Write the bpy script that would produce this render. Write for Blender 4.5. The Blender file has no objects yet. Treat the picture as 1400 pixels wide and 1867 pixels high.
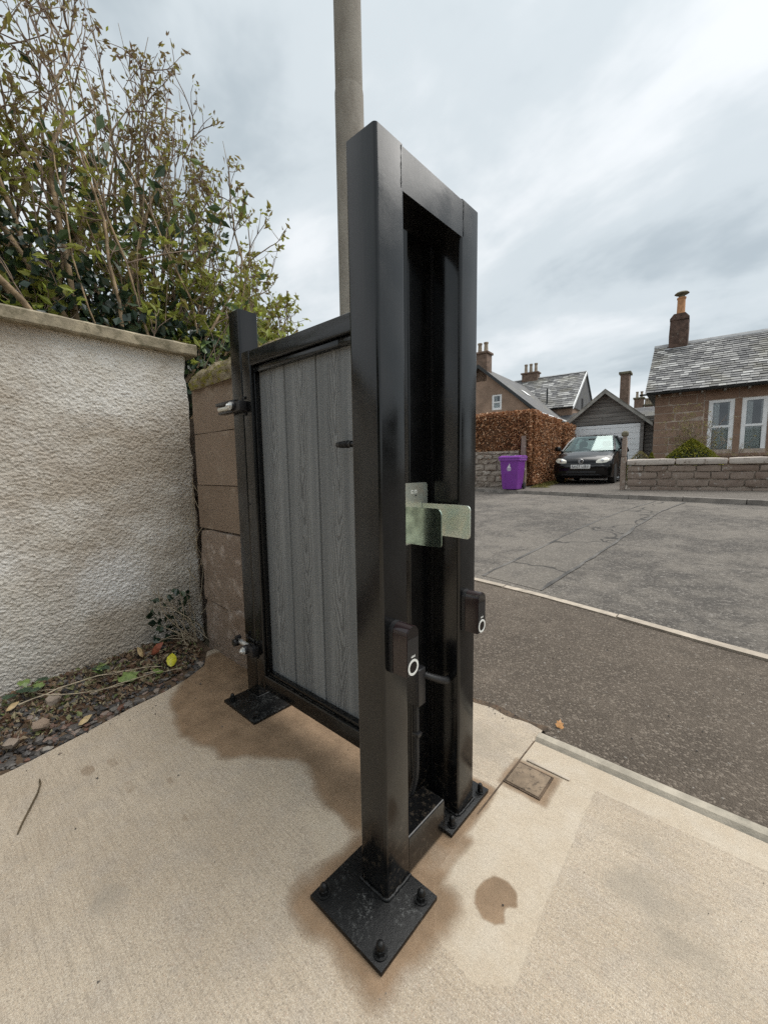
import bpy, bmesh, math, random
import numpy as np
from mathutils import Vector, Matrix

SC = bpy.context.scene
COL = SC.collection
rng = np.random.default_rng(11)
random.seed(5)
PI = math.pi

# ------------------------------------------------------------------ camera
CAM_Z = 1.08
_pitch, _roll, _yaw = math.radians(6.2), math.radians(0.85), math.radians(42.0)
fw = Vector((-math.sin(_yaw) * math.cos(_pitch), math.cos(_yaw) * math.cos(_pitch), -math.sin(_pitch)))
rt = Vector((math.cos(_yaw), math.sin(_yaw), 0))
up = rt.cross(fw)
r2 = rt * math.cos(_roll) - up * math.sin(_roll)
u2 = rt * math.sin(_roll) + up * math.cos(_roll)
cam_d = bpy.data.cameras.new('camera')
cam_d.sensor_fit = 'VERTICAL'
cam_d.sensor_height = 24.0
cam_d.lens = 742.0 / 1867.0 * 24.0
cam_d.clip_start = 0.02
cam_d.clip_end = 2000.0
cam = bpy.data.objects.new('camera', cam_d)
COL.objects.link(cam)
cam.matrix_world = Matrix(((r2.x, u2.x, -fw.x, 0), (r2.y, u2.y, -fw.y, 0), (r2.z, u2.z, -fw.z, CAM_Z), (0, 0, 0, 1)))
SC.camera = cam

# ------------------------------------------------------------------ light
SUN_DIR = Vector((0.36, 0.50, 1.15)).normalized()      # towards the bright part of the cloud
SUN_EL = math.asin(SUN_DIR.z)
SUN_AZ = math.atan2(SUN_DIR.x, SUN_DIR.y)
SC.view_settings.view_transform = 'Standard'
SC.view_settings.look = 'None'
SC.view_settings.exposure = 1.14
SC.view_settings.gamma = 1.0
SC.view_settings.use_curve_mapping = False
SC.cycles.use_denoising = False      # keeps the fine grit of concrete and render
SC.cycles.max_bounces = 8
SC.cycles.transparent_max_bounces = 8

sun_d = bpy.data.lights.new('sun', 'SUN')
sun_d.energy = 1.5
sun_d.angle = math.radians(60)
sun_d.color = (1.0, 0.965, 0.91)
sun = bpy.data.objects.new('sun', sun_d)
COL.objects.link(sun)
sun.rotation_euler = (-SUN_DIR).to_track_quat('-Z', 'Y').to_euler()

world = bpy.data.worlds.new('World')
SC.world = world
world.use_nodes = True
wn = world.node_tree
wn.nodes.clear()


class NG:
    """tiny node-graph helper"""
    def __init__(self, tree):
        self.t = tree

    def n(self, typ, ins=None, **props):
        nd = self.t.nodes.new(typ)
        for k, v in props.items():
            setattr(nd, k, v)
        if ins:
            for k, v in ins.items():
                self.set(nd.inputs[k], v)
        return nd

    def set(self, sock, v):
        if isinstance(v, bpy.types.NodeSocket):
            self.t.links.new(v, sock)
        elif isinstance(v, bpy.types.Node):
            self.t.links.new(v.outputs[0], sock)
        else:
            try:
                sock.default_value = v
            except Exception:
                sock.default_value = tuple(v) + (1.0,)

    def math(self, op, a, b=None, c=None, clamp=False):
        nd = self.t.nodes.new('ShaderNodeMath')
        nd.operation = op
        nd.use_clamp = clamp
        self.set(nd.inputs[0], a)
        if b is not None:
            self.set(nd.inputs[1], b)
        if c is not None:
            self.set(nd.inputs[2], c)
        return nd.outputs[0]

    def vmath(self, op, a, b=None):
        nd = self.t.nodes.new('ShaderNodeVectorMath')
        nd.operation = op
        self.set(nd.inputs[0], a)
        if b is not None:
            if op == 'SCALE':
                self.set(nd.inputs['Scale'], b)
            else:
                self.set(nd.inputs[1], b)
        return nd.outputs['Value'] if op in ('DOT_PRODUCT', 'LENGTH') else nd.outputs[0]

    def mix(self, f, a, b, blend='MIX'):
        nd = self.t.nodes.new('ShaderNodeMix')
        nd.data_type = 'RGBA'
        nd.blend_type = blend
        self.set(nd.inputs[0], f)
        self.set(nd.inputs[6], a if isinstance(a, (bpy.types.NodeSocket, bpy.types.Node)) else c4(a))
        self.set(nd.inputs[7], b if isinstance(b, (bpy.types.NodeSocket, bpy.types.Node)) else c4(b))
        return nd.outputs[2]

    def ramp(self, f, stops, interp='LINEAR'):
        nd = self.t.nodes.new('ShaderNodeValToRGB')
        nd.color_ramp.interpolation = interp
        els = nd.color_ramp.elements
        while len(els) < len(stops):
            els.new(0.5)
        for e, (p, c) in zip(els, stops):
            e.position = p
            e.color = c4(c)
        self.set(nd.inputs[0], f)
        return nd.outputs[0]

    def noise(self, vec, scale, detail=4.0, rough=0.55, dist=0.0):
        nd = self.t.nodes.new('ShaderNodeTexNoise')
        self.set(nd.inputs['Vector'], vec)
        nd.inputs['Scale'].default_value = scale
        nd.inputs['Detail'].default_value = detail
        nd.inputs['Roughness'].default_value = rough
        nd.inputs['Distortion'].default_value = dist
        return nd.outputs[0]

    def mapping(self, vec, scale=(1, 1, 1), loc=(0, 0, 0), rot=(0, 0, 0)):
        nd = self.t.nodes.new('ShaderNodeMapping')
        self.set(nd.inputs[0], vec)
        nd.inputs['Scale'].default_value = scale
        nd.inputs['Location'].default_value = loc
        nd.inputs['Rotation'].default_value = rot
        return nd.outputs[0]

    def smooth(self, v, lo, hi):
        nd = self.t.nodes.new('ShaderNodeMapRange')
        nd.interpolation_type = 'SMOOTHSTEP'
        self.set(nd.inputs[0], v)
        nd.inputs[1].default_value = lo
        nd.inputs[2].default_value = hi
        return nd.outputs[0]


def c4(c):
    if isinstance(c, (int, float)):
        return (c, c, c, 1.0)
    return tuple(c) if len(c) == 4 else tuple(c) + (1.0,)


g = NG(wn)
sky = g.n('ShaderNodeTexSky', sky_type='NISHITA')
sky.sun_disc = False
sky.sun_elevation = SUN_EL
sky.sun_rotation = SUN_AZ
tc = g.n('ShaderNodeTexCoord')
dirv = g.vmath('NORMALIZE', tc.outputs['Generated'])
sep = g.n('ShaderNodeSeparateXYZ', {0: dirv})
den = g.math('ADD', g.math('MAXIMUM', sep.outputs[2], 0.0), 0.30)
flat = g.vmath('DIVIDE', dirv, g.n('ShaderNodeCombineXYZ', {0: den, 1: den, 2: den}).outputs[0])
n1 = g.noise(g.mapping(flat, (1.0, 1.5, 1.0), (7.7, 7.7, 7.0), (0, 0, 1.0)), 1.15, 6.0, 0.52, 0.35)
n2 = g.noise(g.mapping(flat, (1.0, 1.0, 1.0), (3.3, 8.8, 6.0)), 3.0, 5.0, 0.55, 0.2)
nn = g.math('ADD', g.math('MULTIPLY', n1, 0.74), g.math('MULTIPLY', n2, 0.26))
cloud = g.ramp(nn, [(0.36, (2.32, 2.64, 2.82)), (0.47, (3.22, 3.52, 3.66)), (0.61, (4.28, 4.44, 4.52))], 'EASE')
# brighter where the sun sits behind the cloud, and a gentle rise to the zenith as an overcast sky has
sdot = g.vmath('DOT_PRODUCT', dirv, tuple(SUN_DIR))
glow = g.math('POWER', g.math('MAXIMUM', sdot, 0.0), 7.0)
gain = g.math('ADD', g.math('ADD', 0.90, g.math('MULTIPLY', glow, 0.15)), g.math('MULTIPLY', g.math('MAXIMUM', sep.outputs[2], 0.0), 0.18))
cloud = g.vmath('SCALE', cloud, gain)
skymix = g.mix(0.95, sky.outputs[0], cloud)
bg = g.n('ShaderNodeBackground', {'Color': skymix, 'Strength': 0.1})
wo = g.n('ShaderNodeOutputWorld')
wn.links.new(bg.outputs[0], wo.inputs[0])

# ------------------------------------------------------------------ materials
MATS = {}


def newmat(name):
    m = bpy.data.materials.new(name)
    m.use_nodes = True
    nt = m.node_tree
    b = nt.nodes['Principled BSDF']
    MATS[name] = m
    return m, NG(nt), b


def simple(name, col, rough=0.6, metal=0.0, spec=0.5, var=0.0, vscale=8.0, bump=0.0, bscale=60.0, coat=0.0, stretch=(1, 1, 1), dirt=None, dirt_lo=0.5, dirt_hi=0.7, dscale=5.0):
    m, g, b = newmat(name)
    g.set(b.inputs['Roughness'], rough)
    g.set(b.inputs['Metallic'], metal)
    g.set(b.inputs['Specular IOR Level'], spec)
    g.set(b.inputs['Coat Weight'], coat)
    tc = g.n('ShaderNodeTexCoord').outputs['Object']
    vec = g.mapping(tc, stretch)
    c = c4(col)
    if var > 0:
        n = g.noise(vec, vscale, 5.0, 0.6)
        c = g.mix(g.smooth(n, 0.3, 0.7), tuple(x * (1 - var) for x in col), tuple(min(1, x * (1 + var)) for x in col))
    if dirt is not None:
        n = g.noise(vec, dscale, 6.0, 0.65)
        c = g.mix(g.smooth(n, dirt_lo, dirt_hi), c, c4(dirt))
    g.set(b.inputs['Base Color'], c)
    if bump > 0:
        bn = g.n('ShaderNodeBump', {'Height': g.noise(vec, bscale, 4.0, 0.6), 'Strength': 1.0, 'Distance': bump})
        g.set(b.inputs['Normal'], bn)
    return m


# black paint on steel: brushed on, slightly wavy, dusty
def mk_paint():
    m, g, b = newmat('black_paint')
    tc = g.n('ShaderNodeTexCoord').outputs['Object']
    brush = g.noise(g.mapping(tc, (130, 130, 2.2)), 1.0, 4.0, 0.6)
    blot = g.noise(tc, 9.0, 4.0, 0.6)
    spk = g.noise(tc, 260.0, 2.0, 0.5)
    c = g.mix(g.smooth(blot, 0.35, 0.75), (0.0040, 0.0041, 0.0044), (0.0072, 0.0074, 0.0078))
    c = g.mix(g.math('MULTIPLY', g.smooth(spk, 0.72, 0.80), 0.35), c, (0.10, 0.10, 0.10))
    wz = g.n('ShaderNodeSeparateXYZ', {0: g.n('ShaderNodeNewGeometry').outputs['Position']}).outputs[2]
    spl = g.math('MULTIPLY', g.smooth(g.noise(tc, 75.0, 4.0, 0.7), 0.52, 0.68), g.math('SUBTRACT', 1.0, g.smooth(wz, 0.02, 0.32)))
    c = g.mix(g.math('MULTIPLY', spl, 0.55), c, (0.085, 0.068, 0.050))
    smear = g.smooth(g.noise(g.mapping(tc, (22, 22, 5)), 1.0, 5.0, 0.7), 0.60, 0.78)
    c = g.mix(g.math('MULTIPLY', smear, 0.22), c, (0.060, 0.058, 0.056))
    g.set(b.inputs['Base Color'], c)
    g.set(b.inputs['Roughness'], g.math('ADD', 0.13, g.math('MULTIPLY', g.smooth(blot, 0.3, 0.7), 0.09)))
    g.set(b.inputs['Specular IOR Level'], 0.52)
    h = g.math('ADD', g.math('MULTIPLY', brush, 0.6), g.math('MULTIPLY', blot, 1.6))
    g.set(b.inputs['Normal'], g.n('ShaderNodeBump', {'Height': h, 'Strength': 0.5, 'Distance': 0.0004}))
    return m


def mk_plate_paint():
    m, g, b = newmat('scuffed_black_paint')
    tc = g.n('ShaderNodeTexCoord').outputs['Object']
    n = g.noise(tc, 120.0, 6.0, 0.75)
    big = g.noise(tc, 14.0, 3.0, 0.6)
    f = g.math('MULTIPLY', g.math('MULTIPLY', g.smooth(n, 0.50, 0.72), g.smooth(big, 0.44, 0.66)), 0.75)
    c = g.mix(f, (0.006, 0.0063, 0.0066), (0.17, 0.175, 0.17))
    g.set(b.inputs['Base Color'], c)
    g.set(b.inputs['Roughness'], g.math('ADD', 0.22, g.math('MULTIPLY', n, 0.25)))
    g.set(b.inputs['Specular IOR Level'], 0.28)
    g.set(b.inputs['Normal'], g.n('ShaderNodeBump', {'Height': g.math('ADD', n, big), 'Strength': 0.8, 'Distance': 0.0015}))
    return m


def mk_board():
    m, g, b = newmat('embossed_composite')
    tcn = g.n('ShaderNodeTexCoord').outputs['Object']
    oi = g.n('ShaderNodeObjectInfo').outputs['Random']
    s = g.n('ShaderNodeSeparateXYZ', {0: tcn})
    x, z = s.outputs[0], s.outputs[2]
    zo = g.math('ADD', z, g.math('MULTIPLY', oi, 7.0))
    comb = g.n('ShaderNodeCombineXYZ', {0: x, 1: oi, 2: zo}).outputs[0]
    wob = g.noise(g.mapping(comb, (9, 3, 2.6)), 1.0, 3.0, 0.5)
    wob2 = g.noise(g.mapping(comb, (30, 3, 9)), 1.0, 2.0, 0.5)
    cx = g.math('ADD', x, g.math('MULTIPLY', g.math('SUBTRACT', wob, 0.5), 0.09))
    ax = g.math('POWER', g.math('ADD', g.math('MULTIPLY', cx, cx), 0.00003), 0.5)
    ph = g.math('ADD', g.math('MULTIPLY', ax, 560.0), g.math('MULTIPLY', zo, -62.0))
    ph = g.math('ADD', ph, g.math('MULTIPLY', wob2, 9.0))
    rings = g.smooth(g.math('SINE', ph), 0.15, 0.95)
    mask = g.math('SUBTRACT', 1.0, g.smooth(ax, 0.022, 0.055))
    streak = g.noise(g.mapping(comb, (210, 3, 3.0)), 1.0, 3.0, 0.6)
    line = g.math('MULTIPLY', rings, mask)
    bands = g.noise(g.mapping(comb, (26, 1, 0.7)), 1.0, 3.0, 0.5)
    c = g.mix(g.smooth(bands, 0.3, 0.7), (0.165, 0.174, 0.180), (0.255, 0.264, 0.268))
    c = g.mix(g.math('MULTIPLY', g.smooth(streak, 0.5, 0.75), 0.35), c, (0.105, 0.110, 0.115))
    c = g.mix(g.math('MULTIPLY', line, 0.58), c, (0.065, 0.068, 0.071))
    g.set(b.inputs['Base Color'], c)
    g.set(b.inputs['Roughness'], 0.58)
    g.set(b.inputs['Specular IOR Level'], 0.4)
    h = g.math('ADD', g.math('MULTIPLY', line, -1.0), g.math('MULTIPLY', streak, 0.5))
    g.set(b.inputs['Normal'], g.n('ShaderNodeBump', {'Height': h, 'Strength': 1.0, 'Distance': 0.0012}))
    return m


def mk_concrete():
    m, g, b = newmat('broomed_concrete')
    pos = g.n('ShaderNodeNewGeometry').outputs['Position']
    at = g.n('ShaderNodeAttribute', attribute_name='mask')
    sp = g.n('ShaderNodeSeparateColor', {0: at.outputs['Color']})
    n_big = g.noise(pos, 2.3, 5.0, 0.6)
    n_mid = g.noise(pos, 11.0, 5.0, 0.6)
    n_f = g.noise(pos, 300.0, 3.0, 0.7)
    n_s = g.noise(pos, 110.0, 4.0, 0.7)
    n_pit = g.noise(pos, 520.0, 2.0, 0.6)
    broom = g.noise(g.mapping(pos, (7, 240, 1)), 1.0, 4.0, 0.65)
    broom2 = g.noise(g.mapping(pos, (2.0, 70, 1), (3, 1, 0)), 1.0, 3.0, 0.6)
    c = g.mix(g.smooth(n_big, 0.3, 0.7), (0.455, 0.370, 0.272), (0.575, 0.482, 0.368))
    c = g.mix(g.math('MULTIPLY', g.smooth(n_mid, 0.42, 0.72), 0.50), c, (0.43, 0.375, 0.315))
    v1 = g.n('ShaderNodeTexVoronoi', {'Vector': pos, 'Scale': 620.0}); v2 = g.n('ShaderNodeTexVoronoi', {'Vector': pos, 'Scale': 330.0})
    q1 = g.n('ShaderNodeSeparateColor', {0: v1.outputs['Color']}); q2 = g.n('ShaderNodeSeparateColor', {0: v2.outputs['Color']})
    c = g.mix(g.math('MULTIPLY', g.smooth(q1.outputs[0], 0.50, 0.95), 0.50), c, (0.27, 0.22, 0.17))
    c = g.mix(g.math('MULTIPLY', g.smooth(q1.outputs[1], 0.60, 1.0), 0.42), c, (0.80, 0.73, 0.62))
    c = g.mix(g.math('MULTIPLY', g.smooth(q2.outputs[0], 0.82, 1.0), 0.50), c, (0.22, 0.18, 0.14))
    c = g.mix(g.math('MULTIPLY', g.smooth(q2.outputs[1], 0.95, 1.0), 0.35), c, (0.42, 0.27, 0.19))
    c = g.mix(g.math('MULTIPLY', g.smooth(n_s, 0.54, 0.68), 0.55), c, (0.30, 0.255, 0.205))
    c = g.mix(g.math('MULTIPLY', g.smooth(broom, 0.48, 0.68), 0.45), c, (0.30, 0.245, 0.185))
    c = g.mix(g.math('MULTIPLY', g.smooth(broom2, 0.5, 0.8), 0.22), c, (0.33, 0.28, 0.22))
    # smooth trowelled patch (G)
    pn = g.noise(pos, 40.0, 4.0, 0.6)
    pm = g.smooth(g.math('ADD', sp.outputs[1], g.math('MULTIPLY', g.math('SUBTRACT', pn, 0.5), 0.9)), 0.36, 0.64)
    pc = g.mix(g.smooth(n_mid, 0.35, 0.7), (0.54, 0.455, 0.345), (0.63, 0.55, 0.435))
    pc = g.mix(g.math('MULTIPLY', g.smooth(n_s, 0.55, 0.75), 0.4), pc, (0.44, 0.37, 0.29))
    c = g.mix(g.math('MULTIPLY', pm, 0.50), c, pc)
    # grey weathering (B)
    bn = g.noise(pos, 9.0, 5.0, 0.65)
    bm = g.math('MULTIPLY', g.smooth(g.math('ADD', sp.outputs[2], g.math('MULTIPLY', g.math('SUBTRACT', bn, 0.5), 1.6)), 0.25, 1.1), 0.7)
    c = g.mix(bm, c, g.mix(g.smooth(n_f, 0.4, 0.7), (0.37, 0.32, 0.255), (0.20, 0.172, 0.135)))
    # damp brown sand stains (R)
    sn = g.noise(pos, 16.0, 5.0, 0.62)
    sm = g.math('ADD', sp.outputs[0], g.math('MULTIPLY', g.math('SUBTRACT', sn, 0.5), 0.42))
    damp = g.smooth(sm, 0.28, 0.70)
    edge = g.math('MULTIPLY', g.smooth(sm, 0.30, 0.46), g.math('SUBTRACT', 1.0, g.smooth(sm, 0.48, 0.70)))
    dc = g.mix(g.smooth(n_mid, 0.3, 0.7), (0.185, 0.113, 0.060), (0.30, 0.192, 0.110))
    dc = g.mix(g.math('MULTIPLY', g.smooth(n_f, 0.52, 0.7), 0.5), dc, (0.115, 0.075, 0.045))
    dc = g.mix(g.math('MULTIPLY', g.smooth(n_s, 0.6, 0.75), 0.5), dc, (0.38, 0.28, 0.19))
    c = g.mix(g.math('MULTIPLY', damp, 0.86), c, dc)
    c = g.mix(g.math('MULTIPLY', edge, 0.16), c, (0.150, 0.095, 0.055))
    g.set(b.inputs['Base Color'], c)
    g.set(b.inputs['Roughness'], g.math('SUBTRACT', 0.9, g.math('MULTIPLY', damp, 0.22)))
    g.set(b.inputs['Specular IOR Level'], 0.3)
    h = g.math('ADD', g.math('MULTIPLY', g.math('MULTIPLY', broom, g.math('SUBTRACT', 1.0, pm)), 1.2), g.math('MULTIPLY', n_f, 1.0))
    h = g.math('ADD', h, g.math('MULTIPLY', q1.outputs[2], 0.7))
    g.set(b.inputs['Normal'], g.n('ShaderNodeBump', {'Height': h, 'Strength': 0.75, 'Distance': 0.0022}))
    return m


def mk_asphalt(name, lo, hi, stone, scale=150.0, patch=(0.35, 0.7), dist=0.004, stone_amt=0.75, crack=0.0):
    m, g, b = newmat(name)
    pos = g.n('ShaderNodeNewGeometry').outputs['Position']
    big = g.noise(pos, 0.7, 5.0, 0.6)
    mid = g.noise(pos, 4.5, 5.0, 0.65)
    vor = g.n('ShaderNodeTexVoronoi', {'Vector': pos, 'Scale': scale})
    vsep = g.n('ShaderNodeSeparateColor', {0: vor.outputs['Color']})
    fine = g.noise(pos, scale * 2.2, 3.0, 0.7)
    c = g.mix(g.smooth(g.math('ADD', g.math('MULTIPLY', big, 0.6), g.math('MULTIPLY', mid, 0.4)), *patch), lo, hi)
    c = g.mix(g.math('MULTIPLY', g.smooth(vsep.outputs[0], 0.72, 0.95), stone_amt), c, stone)
    c = g.mix(g.math('MULTIPLY', g.smooth(fine, 0.5, 0.75), 0.6), c, tuple(x * 0.42 for x in lo))
    c = g.mix(g.math('MULTIPLY', g.smooth(vsep.outputs[1], 0.992, 1.0), 0.7), c, (0.42, 0.39, 0.35))
    if crack > 0:
        cv = g.n('ShaderNodeTexVoronoi', {'Vector': g.vmath('ADD', g.mapping(pos, (1, 1, 1)), g.vmath('SCALE', g.n('ShaderNodeTexNoise', {'Vector': pos, 'Scale': 2.0}).outputs[1], 0.7)), 'Scale': 0.8}, feature='DISTANCE_TO_EDGE')
        c = g.mix(g.math('MULTIPLY', g.math('SUBTRACT', 1.0, g.smooth(cv.outputs[0], 0.004, 0.02)), crack), c, (0.03, 0.028, 0.026))
    g.set(b.inputs['Base Color'], c)
    g.set(b.inputs['Roughness'], 0.88)
    g.set(b.inputs['Specular IOR Level'], 0.35)
    h = g.math('ADD', g.math('MULTIPLY', vor.outputs['Distance'], -1.0), g.math('MULTIPLY', fine, 0.8))
    g.set(b.inputs['Normal'], g.n('ShaderNodeBump', {'Height': h, 'Strength': 0.9, 'Distance': dist}))
    return m


def mk_roughcast():
    m, g, b = newmat('roughcast_render')
    pos = g.n('ShaderNodeNewGeometry').outputs['Position']
    n1 = g.noise(g.mapping(pos, (1, 1.2, 1.9), (0, .35, .2)), 1.25, 5.0, 0.62, 0.3)
    n2 = g.noise(pos, 6.0, 6.0, 0.7)
    n3 = g.noise(pos, 105.0, 4.0, 0.65)
    n4 = g.noise(pos, 230.0, 3.0, 0.6)
    c = g.mix(g.smooth(n2, 0.3, 0.75), (0.70, 0.655, 0.58), (0.85, 0.83, 0.79))
    st = g.smooth(g.math('ADD', g.math('MULTIPLY', n1, 0.75), g.math('MULTIPLY', n2, 0.25)), 0.42, 0.60)
    c = g.mix(g.math('MULTIPLY', st, 0.72), c, (0.43, 0.355, 0.27))
    ps = g.n('ShaderNodeSeparateXYZ', {0: pos})
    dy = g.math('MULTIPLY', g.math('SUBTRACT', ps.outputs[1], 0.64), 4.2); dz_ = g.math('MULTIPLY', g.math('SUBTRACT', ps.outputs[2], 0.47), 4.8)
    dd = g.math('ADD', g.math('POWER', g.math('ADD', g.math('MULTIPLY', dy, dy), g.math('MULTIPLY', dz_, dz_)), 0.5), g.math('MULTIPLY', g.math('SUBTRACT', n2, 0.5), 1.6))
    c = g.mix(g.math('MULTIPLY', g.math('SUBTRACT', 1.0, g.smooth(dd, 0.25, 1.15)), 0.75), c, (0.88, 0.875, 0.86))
    c = g.mix(g.math('MULTIPLY', g.smooth(n3, 0.56, 0.76), 0.55), c, (0.25, 0.215, 0.165))
    c = g.mix(g.math('MULTIPLY', g.smooth(n4, 0.55, 0.78), 0.35), c, (0.82, 0.81, 0.78))
    g.set(b.inputs['Base Color'], c)
    g.set(b.inputs['Roughness'], 0.92)
    g.set(b.inputs['Specular IOR Level'], 0.25)
    g.set(b.inputs['Normal'], g.n('ShaderNodeBump', {'Height': g.math('ADD', n3, g.math('MULTIPLY', n4, 0.9)), 'Strength': 0.9, 'Distance': 0.006}))
    return m


def mk_stone(name, lo, hi, lichen=None, scale=6.0, bump=0.004, lich_lo=0.58, lich_hi=0.66, dark=None, bscale=45.0):
    m, g, b = newmat(name)
    tc = g.n('ShaderNodeTexCoord').outputs['Object']
    oi = g.n('ShaderNodeObjectInfo').outputs['Random']
    vec = g.vmath('ADD', tc, g.n('ShaderNodeCombineXYZ', {0: g.math('MULTIPLY', oi, 31.0), 1: g.math('MULTIPLY', oi, 17.0), 2: 0.0}).outputs[0])
    n = g.noise(vec, scale, 5.0, 0.6)
    nf = g.noise(vec, bscale, 5.0, 0.7)
    f = g.math('ADD', g.math('MULTIPLY', g.smooth(n, 0.25, 0.75), 0.55), g.math('MULTIPLY', oi, 0.45))
    c = g.mix(f, lo, hi)
    c = g.mix(g.math('MULTIPLY', g.smooth(nf, 0.5, 0.72), 0.4), c, dark if dark else tuple(x * 0.45 for x in lo))
    if lichen:
        nl = g.noise(vec, scale * 1.9, 6.0, 0.72)
        c = g.mix(g.smooth(nl, lich_lo, lich_hi), c, lichen)
    g.set(b.inputs['Base Color'], c)
    g.set(b.inputs['Roughness'], 0.9)
    g.set(b.inputs['Specular IOR Level'], 0.25)
    g.set(b.inputs['Normal'], g.n('ShaderNodeBump', {'Height': nf, 'Strength': 0.9, 'Distance': bump}))
    return m


def mk_leaf(name, stops, trans=0.35, rough=0.5, spec=0.4):
    """leaf colour from a random number stored on each leaf"""
    m, g, b = newmat(name)
    at = g.n('ShaderNodeAttribute', attribute_name='rnd')
    c = g.ramp(at.outputs['Fac'], stops)
    g.set(b.inputs['Base Color'], c)
    g.set(b.inputs['Roughness'], rough)
    g.set(b.inputs['Specular IOR Level'], spec)
    tr = g.n('ShaderNodeBsdfTranslucent', {'Color': c})
    mx = g.n('ShaderNodeMixShader', {0: trans, 1: b.outputs[0], 2: tr.outputs[0]})
    out = [n for n in g.t.nodes if n.type == 'OUTPUT_MATERIAL'][0]
    g.t.links.new(mx.outputs[0], out.inputs[0])
    return m


def mk_galv():
    m, g, b = newmat('passivated_zinc')
    tc = g.n('ShaderNodeTexCoord').outputs['Object']
    n = g.noise(tc, 26.0, 4.0, 0.6, 0.5)
    c = g.mix(g.smooth(n, 0.35, 0.68), (0.83, 0.82, 0.70), (0.72, 0.79, 0.71))
    g.set(b.inputs['Base Color'], c)
    g.set(b.inputs['Metallic'], 0.72)
    g.set(b.inputs['Roughness'], g.math('ADD', 0.20, g.math('MULTIPLY', n, 0.22)))
    return m


def mk_slate():
    m, g, b = newmat('weathered_slate')
    at = g.n('ShaderNodeAttribute', attribute_name='rnd')
    tc = g.n('ShaderNodeTexCoord').outputs['Object']
    n = g.noise(tc, 9.0, 5.0, 0.65)
    big = g.noise(tc, 0.9, 4.0, 0.6)
    c = g.ramp(at.outputs['Fac'], [(0.0, (0.085, 0.085, 0.09)), (0.4, (0.165, 0.163, 0.163)), (0.75, (0.29, 0.285, 0.275)), (1.0, (0.46, 0.455, 0.44))])
    c = g.mix(g.math('MULTIPLY', g.smooth(n, 0.52, 0.72), 0.55), c, (0.40, 0.395, 0.37))
    c = g.mix(g.math('MULTIPLY', g.smooth(big, 0.5, 0.68), 0.4), c, (0.17, 0.155, 0.10))
    g.set(b.inputs['Base Color'], c)
    g.set(b.inputs['Roughness'], 0.75)
    return m


def mk_gravel():
    m, g, b = newmat('bed_gravel')
    at = g.n('ShaderNodeAttribute', attribute_name='rnd')
    c = g.ramp(at.outputs['Fac'], [(0.0, (0.028, 0.026, 0.026)), (0.35, (0.060, 0.056, 0.054)), (0.62, (0.10, 0.088, 0.078)), (0.80, (0.17, 0.155, 0.14)), (0.90, (0.15, 0.065, 0.04)), (1.0, (0.32, 0.29, 0.25))])
    tc = g.n('ShaderNodeTexCoord').outputs['Object']
    c = g.mix(g.math('MULTIPLY', g.smooth(g.noise(tc, 90.0, 4.0, 0.7), 0.45, 0.75), 0.6), c, (0.045, 0.035, 0.026))
    g.set(b.inputs['Base Color'], c)
    g.set(b.inputs['Roughness'], 0.62)
    return m


def mk_lamp_concrete():
    m, g, b = newmat('column_concrete')
    tc = g.n('ShaderNodeTexCoord').outputs['Object']
    n = g.noise(g.mapping(tc, (3, 3, 1.0)), 2.6, 6.0, 0.65)
    f = g.noise(tc, 90.0, 4.0, 0.7)
    ch = g.noise(g.mapping(tc, (16, 16, 9)), 1.3, 3.0, 0.7)
    c = g.mix(g.smooth(n, 0.3, 0.7), (0.205, 0.180, 0.150), (0.31, 0.285, 0.245))
    c = g.mix(g.math('MULTIPLY', g.smooth(f, 0.5, 0.75), 0.5), c, (0.17, 0.15, 0.12))
    c = g.mix(g.math('MULTIPLY', g.smooth(ch, 0.68, 0.74), 0.6), c, (0.62, 0.59, 0.53))
    g.set(b.inputs['Base Color'], c)
    g.set(b.inputs['Roughness'], 0.9)
    g.set(b.inputs['Normal'], g.n('ShaderNodeBump', {'Height': g.math('ADD', f, ch), 'Strength': 0.8, 'Distance': 0.003}))
    return m


def mk_timber():
    m, g, b = newmat('weathered_timber')
    tc = g.n('ShaderNodeTexCoord').outputs['Object']
    oi = g.n('ShaderNodeObjectInfo').outputs['Random']
    vec = g.vmath('ADD', g.mapping(tc, (1.2, 30, 30)), g.n('ShaderNodeCombineXYZ', {0: g.math('MULTIPLY', oi, 40.0), 1: 0.0, 2: 0.0}).outputs[0])
    n = g.noise(vec, 1.0, 5.0, 0.65)
    f = g.math('ADD', g.math('MULTIPLY', g.smooth(n, 0.3, 0.7), 0.7), g.math('MULTIPLY', oi, 0.3))
    c = g.mix(f, (0.085, 0.075, 0.067), (0.30, 0.275, 0.25))
    g.set(b.inputs['Base Color'], c)
    g.set(b.inputs['Roughness'], 0.85)
    return m


simple('zinc_green_reflection', (0.42, 0.53, 0.43), 0.17, metal=0.95, var=0.35, vscale=22)  # green base colour imitates the garden mirrored in the guide plate
mk_paint(); mk_plate_paint(); mk_board(); mk_concrete(); mk_roughcast(); mk_galv(); mk_slate(); mk_gravel(); mk_lamp_concrete(); mk_timber()
mk_asphalt('footway_asphalt', (0.098, 0.078, 0.060), (0.165, 0.133, 0.103), (0.30, 0.25, 0.20), 125.0, dist=0.009, stone_amt=0.7)
mk_asphalt('road_asphalt', (0.094, 0.084, 0.074), (0.195, 0.173, 0.148), (0.29, 0.262, 0.23), 62.0, patch=(0.41, 0.60), dist=0.012, crack=0.22, stone_amt=0.6)
mk_asphalt('patch_asphalt', (0.105, 0.094, 0.082), (0.172, 0.152, 0.128), (0.25, 0.225, 0.195), 90.0, dist=0.003, crack=0.8)
mk_asphalt('far_footway_asphalt', (0.105, 0.09, 0.077), (0.16, 0.14, 0.12), (0.25, 0.23, 0.2), 90.0)
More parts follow.
